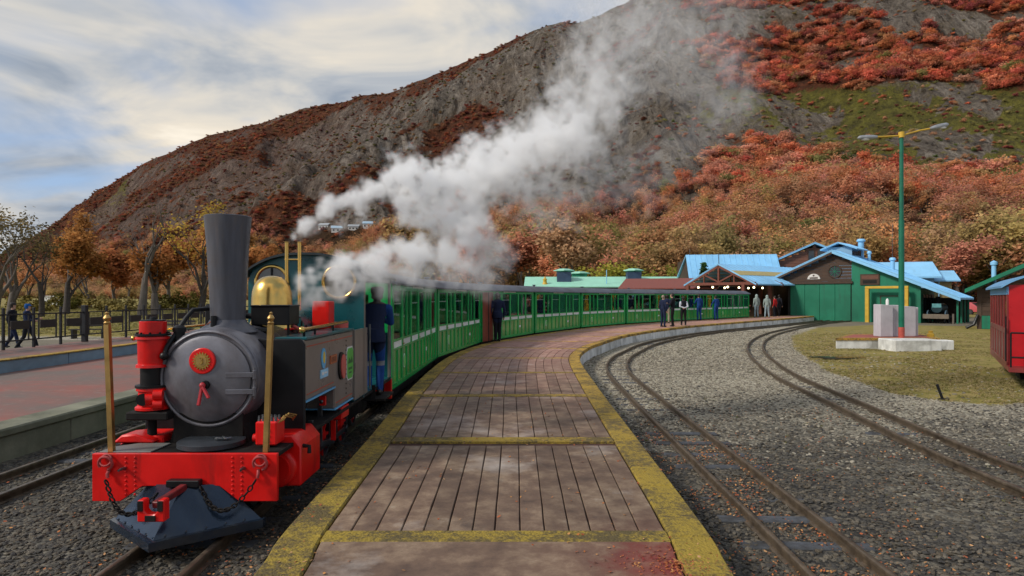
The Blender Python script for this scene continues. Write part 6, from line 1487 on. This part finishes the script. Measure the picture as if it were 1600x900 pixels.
# ------------------------------------------------------------------ ballast stones, fallen leaves, moss tufts
def stone(seed):
    rng = random.Random(seed); bm = bmesh.new(); bmesh.ops.create_icosphere(bm, subdivisions=1, radius=1.0)
    ax = (rng.uniform(.7,1.2), rng.uniform(.7,1.2), rng.uniform(.45,.75))
    for v in bm.verts: v.co = Vector((v.co.x*ax[0], v.co.y*ax[1], v.co.z*ax[2]))*rng.uniform(.78,1.15)
    me = bpy.data.meshes.new('ballast_stone'); bm.to_mesh(me); bm.free(); me.materials.append(STONE); return me
t = NT('ballast_stone'); n = t.noise(t.coord(), 2.5, 5, .7)
STONE = t.done(t.mix(1.0, t.attr('tint', 'INSTANCER'), t.ramp(n, [(.3,.65),(.7,1.3)]), 'MULTIPLY'), .8, 0, t.bump(n, .4, .1), .3)
t = NT('fallen_leaf'); LFM = t.done(t.attr('tint', 'INSTANCER'), .8, 0, None, .2)
sv = variant_collection('ballast_stone', [stone(i) for i in range(6)])
lfm = []
for i in range(3):
    rng = random.Random(i); mb = MB(); mb.add([(-1,-.1,.12),(-.3,-.55,0),(.5,-.5,.1),(1,0,.25),(.4,.5,.02),(-.4,.5,.16)], [(0,1,2,3,4,5)]); lfm.append(mb.mesh('fallen_leaf', LFM, smooth=0))
lv_ = variant_collection('fallen_leaf', lfm)
RG = random.Random(9); pts = []; lp2 = []
def dist_path(x, y, path):
    return min((p.x-x)**2 + (p.y-y)**2 for p in path if abs(p.y-y) < 2.0) if any(abs(p.y-y) < 2.0 for p in path) else 99
PTAB = []
for i in range(240):
    t_ = t_at_y(max(1.7, i*.1)); PTAB.append((catmull(PLv, t_).x, catmull(PRv, t_).x))
def in_platform(x, y):
    if y > 23.9: return False
    a, b = PTAB[int(y*10)]; return a-.03 < x < b+.03
cacheR = {}
for i in range(95000):
    # more stones near the camera, where they can be told apart
    y = 2.6 + 19.0*RG.random()**1.7; half = .86*y + .3; x = RG.uniform(-min(half, 6.1), half)
    if x > 14 or in_platform(x, y): continue
    if x > 7 and in_poly(x, y, GRASS) and RG.random() < .93: continue
    d1 = abs(x - 2.35) if y < 9 else 9
    if y < 12 and RG.random() < .30*max(0, (y-3)/9): continue
    dk = max(0, min(1, (15.5-y-.3*max(0,x-4))/9)) if x > -1 else 1.0
    base = RG.choice([(.07,.07,.07),(.10,.095,.088),(.055,.056,.06),(.14,.13,.115),(.085,.075,.062)]); pale = RG.choice([(.22,.21,.19),(.28,.27,.245),(.17,.16,.145),(.34,.33,.30)])
    m = 1 if RG.random() < dk*1.1 else 0; c = base if m else pale; s = RG.uniform(.010,.026)*(1.25 if RG.random() < .12 else 1)*(1 + .04*max(0, y-6))
    pts.append(((x, y, gz(x,y)+s*.12), (s*1.2, s, s*.9), (RG.uniform(-.4,.4), RG.uniform(-.4,.4), RG.uniform(0,6.28)), c))
for i in range(26000):
    y = 17 + 21*RG.random(); x = RG.uniform(2.5, min(.66*y, 20))
    if in_poly(x, y, GRASS) and RG.random() < .94: continue
    if y > 20 and x < catmull(PRv, t_at_y(y+1.5)).x + .25: continue
    c = RG.choice([(.22,.21,.18),(.28,.265,.23),(.16,.15,.13),(.36,.34,.30),(.12,.11,.095)]); s = RG.uniform(.022,.05); pts.append(((x, y, gz(x,y)), (s*1.2,s,s*.7), (RG.uniform(-.4,.4), RG.uniform(-.4,.4), RG.uniform(0,6.28)), c))
pts = [(a, b, r_, (c[0]*1.08, c[1]*1.0, c[2]*.86)) for a, b, r_, c in pts]
scatter('ballast_gravel', pts, sv, label='loose grey ballast stones between the tracks')
LC = [(.42,.15,.045),(.36,.10,.04),(.45,.22,.08),(.30,.09,.04),(.24,.12,.06),(.48,.27,.13)]
for i in range(9000):
    u = RG.random()
    if u < .42: x = RG.gauss(2.35, .45); y = 2.8 + 7*RG.random()**1.5
    elif u < .60: x = RG.gauss(-2.2, .5); y = 2.8 + 6*RG.random()**1.4
    elif u < .72: x = RG.uniform(-5.8,-1.8); y = 3 + 6*RG.random()
    elif u < .80: x = RG.uniform(-1.4, 1.3); y = 2.6 + 8*RG.random()**1.6
    else: x = RG.uniform(1.6, 6); y = 3 + 9*RG.random()
    on = in_platform(x, y); z = .404 if on else gz(x,y)+.022
    if on and noise.noise(Vector((x*2, y*2, 4))) < .05 and not (x > .5 and y < 4.2): continue
    if not on and noise.noise(Vector((x*1.3, y*1.3, 8))) < -.12: continue
    s = RG.uniform(.008,.017); lp2.append(((x, y, z), (s,s,s), (RG.uniform(-.5,.5), RG.uniform(-.5,.5), RG.uniform(0,6.28)), RG.choice(LC)))
for i in range(420):
    a = RG.uniform(0, 6.28); r = abs(RG.gauss(0, .22)); x = 1.0+r*cos(a); y = 3.85+r*.8*sin(a)
    if in_platform(x, y): s = RG.uniform(.006,.012); lp2.append(((x, y, .402), (s,s,s), (RG.uniform(-.5,.5), RG.uniform(-.5,.5), RG.uniform(0,6.28)), RG.choice(LC[:4]+[(.2,.03,.03)])))
scatter('fallen_leaves', lp2, lv_, label='small orange fallen leaves on ballast and platform')
tm = []
t = NT('moss_blade'); TFM = t.done(t.attr('tint', 'INSTANCER'), .9, 0, None, .1)
for i in range(4):
    rng = random.Random(i+50); mb = MB()
    for k in range(9):
        a = rng.uniform(0,6.28); r = rng.uniform(0,.5); bx, by = r*cos(a), r*sin(a); dx, dy = rng.gauss(0,.35), rng.gauss(0,.35); w_ = .09
        mb.add([(bx-w_,by,0),(bx+w_,by,0),(bx+dx+w_*.3,by+dy,rng.uniform(.5,1.0))], [(0,1,2)])
    tm.append(mb.mesh('grass_tuft', TFM, smooth=0))
tv_ = variant_collection('grass_tuft', tm); pts = []
for i in range(60000):
    y = 11.5 + 24*RG.random()**1.4; x = RG.uniform(7, min(34, .85*y))
    if not in_poly(x, y, GRASS): continue
    if noise.noise(Vector((x*.5, y*.5, 2))) + .5*noise.noise(Vector((x*1.7, y*1.7, 5))) < RG.uniform(-.35,.25): continue
    s = RG.uniform(.025,.06); pts.append(((x, y, gz(x,y)), (s*1.4,s*1.4,s*.8), (0,0,RG.uniform(0,6.28)), RG.choice([(.28,.22,.09),(.20,.18,.055),(.32,.25,.12),(.17,.16,.05),(.34,.27,.15)])))
for i in range(1500):   # weeds at the foot of kerbs and in the ballast
    y = 4 + 22*RG.random(); x = RG.choice([rcen(t_at_y(min(y,50))).x-.75+RG.gauss(0,.12), RG.uniform(3.5,8)]) if y < 24 else RG.uniform(4,14)
    if in_platform(x, y) or RG.random() < .6: continue
    s = RG.uniform(.02,.05); pts.append(((x, y, gz(x,y)), (s,s,s*.8), (0,0,RG.uniform(0,6.28)), RG.choice([(.15,.14,.05),(.10,.12,.03)])))
for i in range(16000):   # lawn at the left
    y = 33 + 40*RG.random(); x = -RG.uniform(.42, .86)*y
    s = RG.uniform(.06,.16); pts.append(((x, y, gz(x,y)), (s*1.4,s*1.4,s*.7), (0,0,RG.uniform(0,6.28)), RG.choice([(.30,.26,.09),(.24,.23,.07),(.34,.29,.13)])))
scatter('grass_tufts', pts, tv_, label='short mossy grass in the yard and on the lawn')
# ------------------------------------------------------------------ steam: a real density grid grown round drifting puffs
RS = random.Random(4); PUF = []
def plume(keys, n, jitter=.55):
    """keys: (px, py, depth, radius, density) along the drift"""
    for i in range(n):
        u = i/(n-1)*(len(keys)-1); k = min(len(keys)-2, int(u)); f = u-k; a, b = keys[k], keys[k+1]; v = [a[j]+(b[j]-a[j])*f for j in range(5)]
        v[3] *= 1.18 + .25*max(0, min(1, (v[2]-8.5)/3)); v[4] *= 1 - .45*max(0, min(1, (v[2]-9)/2)); c = PY(v[0], v[1], v[2]); PUF.append((c, v[3]*.62, v[4]))
        for _ in range(2):
            d = Vector((RS.gauss(0,1), RS.gauss(0,1), RS.gauss(0,1))).normalized()*v[3]*jitter*RS.random()**.4; PUF.append((c+d, v[3]*RS.uniform(.34,.62), v[4]*RS.uniform(.55,1.15)))
plume([(449,374,7.72,.035,9),(458,362,7.75,.07,9),(480,345,7.9,.13,8),(530,318,8.2,.22,7),(590,292,8.6,.31,6.5),(640,278,9.0,.40,6),(690,285,9.4,.50,5.5),(745,272,9.7,.62,5.5),(800,255,10.0,.66,5),(850,235,10.3,.66,4.4),(895,200,10.7,.66,3.2),(925,155,11.1,.62,2.2),(945,115,11.5,.62,1.4),(985,70,12.0,.8,.7),(1040,35,12.5,.9,.40),(1130,5,13.3,1.1,.25)], 90)
plume([(468,374,7.72,.03,3),(480,360,7.8,.06,2.5),(505,350,8.0,.12,2),(545,340,8.4,.2,1.6)], 14)
plume([(459,462,7.25,.06,8),(475,450,7.2,.12,7),(505,432,7.15,.19,6.5),(545,415,7.2,.25,6),(590,405,7.4,.31,5.5),(635,398,7.7,.34,4.5),(680,402,8.1,.36,3.0),(725,415,8.6,.40,1.8),(760,430,9.2,.36,.9)], 44)
plume([(468,474,7.2,.09,5),(500,455,7.2,.17,5),(545,445,7.25,.20,5),(585,445,7.4,.18,3.4),(625,450,7.7,.16,1.6)], 26)
plume([(500,420,7.3,.16,5),(540,430,7.3,.22,5),(600,425,7.5,.22,4),(660,430,8.0,.25,2.0),(720,445,8.8,.25,1.0),(780,450,10,.25,.7)], 30)
plume([(640,325,9.1,.38,4.5),(690,340,9.2,.48,5.0),(740,335,9.6,.54,5.0),(720,385,9.0,.42,3.2),(765,385,9.4,.42,2.6),(785,420,9.8,.34,1.5)], 36)
plume([(800,300,10.0,.45,2.2),(840,290,10.4,.45,1.8),(880,260,10.7,.5,1.6),(930,240,11.2,.55,1.0),(960,200,11.5,.5,.7)], 22)
plume([(835,355,10.5,.18,1.8),(865,345,10.6,.26,2.4),(900,355,10.8,.20,2.0)], 9)
plume([(985,300,12.0,.38,.55),(1030,270,12.4,.42,.55),(1010,330,12.2,.3,.6)], 10)
plume([(975,140,12.0,.7,.45),(1040,120,12.6,.85,.42),(1110,150,13.2,.85,.40),(1090,200,13.0,.75,.35),(1040,230,12.6,.6,.35)], 18)
plume([(900,120,11.2,.6,1.3),(950,60,11.8,.8,.9),(1010,20,12.3,.9,.7),(1090,60,12.8,1.0,.6),(1150,130,13.4,.9,.5),(1120,190,13.2,.7,.45)], 26)
plume([(820,330,10.2,.4,1.4),(870,300,10.5,.45,1.2),(930,290,11.0,.5,.8),(980,250,11.5,.5,.7)], 16)
def steam_object(name, puf, label, voxel, warp, mat, lo, hi, nsc):
    me = bpy.data.meshes.new(name); me.from_pydata([p[0] for p in puf], [], [])
    a = me.attributes.new('rad', 'FLOAT', 'POINT'); a.data.foreach_set('value', [p[1] for p in puf]); a = me.attributes.new('den', 'FLOAT', 'POINT'); a.data.foreach_set('value', [p[2] for p in puf])
    me.materials.append(mat); o = obj(name, me); o['kind'] = 'stuff'; o['label'] = label
    g = bpy.data.node_groups.new(name+'_nodes', 'GeometryNodeTree')
    g.interface.new_socket('Geometry', in_out='INPUT', socket_type='NodeSocketGeometry'); g.interface.new_socket('Geometry', in_out='OUTPUT', socket_type='NodeSocketGeometry')
    N = g.nodes.new; K = g.links.new; gi, go = N('NodeGroupInput'), N('NodeGroupOutput')
    def mth(op, a_, b_=None, c_=None, clamp=False):
        m = N('ShaderNodeMath'); m.operation = op; m.use_clamp = clamp
        for i, x in enumerate((a_, b_, c_)):
            if x is None: continue
            if hasattr(x, 'is_output'): K(x, m.inputs[i])
            else: m.inputs[i].default_value = x
        return m.outputs[0]
    def vm(op, a_, b_):
        m = N('ShaderNodeVectorMath'); m.operation = op
        for i, x in enumerate((a_, b_)):
            if hasattr(x, 'is_output'): K(x, m.inputs[i])
            else: m.inputs[i].default_value = x
        return m.outputs[0]
    pos = N('GeometryNodeInputPosition').outputs[0]
    n1 = N('ShaderNodeTexNoise'); n1.inputs['Scale'].default_value = nsc; n1.inputs['Detail'].default_value = 3; K(pos, n1.inputs['Vector'])
    wv = vm('MULTIPLY', vm('SUBTRACT', n1.outputs['Color'], (.5,.5,.5)), (warp,)*3); wp = vm('ADD', pos, wv)
    sn = N('GeometryNodeSampleNearest'); sn.domain = 'POINT'; K(gi.outputs[0], sn.inputs['Geometry']); K(wp, sn.inputs['Sample Position'])
    def samp(field, ty):
        s = N('GeometryNodeSampleIndex'); s.data_type = ty; s.domain = 'POINT'; K(gi.outputs[0], s.inputs['Geometry']); K(field, s.inputs['Value']); K(sn.outputs[0], s.inputs['Index']); return s.outputs[0]
    def na(nm):
        x = N('GeometryNodeInputNamedAttribute'); x.data_type = 'FLOAT'; x.inputs['Name'].default_value = nm; return x.outputs[0]
    pp = samp(N('GeometryNodeInputPosition').outputs[0], 'FLOAT_VECTOR'); rr = samp(na('rad'), 'FLOAT'); dd = samp(na('den'), 'FLOAT')
    dv = N('ShaderNodeVectorMath'); dv.operation = 'DISTANCE'; K(wp, dv.inputs[0]); K(pp, dv.inputs[1])
    q = mth('SUBTRACT', 1.0, mth('DIVIDE', dv.outputs['Value'], rr))
    n2 = N('ShaderNodeTexNoise'); n2.inputs['Scale'].default_value = nsc*2.1; n2.inputs['Detail'].default_value = 6; n2.inputs['Roughness'].default_value = .62; K(pos, n2.inputs['Vector'])
    q = mth('ADD', q, mth('MULTIPLY', mth('SUBTRACT', n2.outputs['Fac'], .575), 4.2))
    ss = N('ShaderNodeMapRange'); ss.interpolation_type = 'SMOOTHSTEP'; K(q, ss.inputs['Value']); ss.inputs['From Min'].default_value = 0.0; ss.inputs['From Max'].default_value = .6
    den = mth('MULTIPLY', ss.outputs['Result'], dd)
    vc = N('GeometryNodeVolumeCube'); K(den, vc.inputs['Density']); vc.inputs['Min'].default_value = lo; vc.inputs['Max'].default_value = hi
    for ax, i in (('X',0),('Y',1),('Z',2)): vc.inputs['Resolution '+ax].default_value = int((hi[i]-lo[i])/voxel)
    sm = N('GeometryNodeSetMaterial'); sm.inputs['Material'].default_value = mat; K(vc.outputs[0], sm.inputs[0]); K(sm.outputs[0], go.inputs[0])
    md = o.modifiers.new('steam', 'NODES'); md.node_group = g; return o
def smokemat(name, col, k, an=.15):
    t = NT(name); v = t.n('ShaderNodeVolumePrincipled'); v.inputs['Color'].default_value = (*col, 1); v.inputs['Density'].default_value = k; v.inputs['Anisotropy'].default_value = an
    t.t.nodes.remove(t.b); t.l(v.outputs[0], t.out.inputs['Volume']); return t.mat
steam_object('steam', PUF, 'white steam blowing from the brass pipes and boiler across the train', .042, .36, smokemat('white_steam', (.998,.998,.998), 1.6, .0), (-3.3,6.7,1.55), (5.8,14.4,8.4), 2.3)
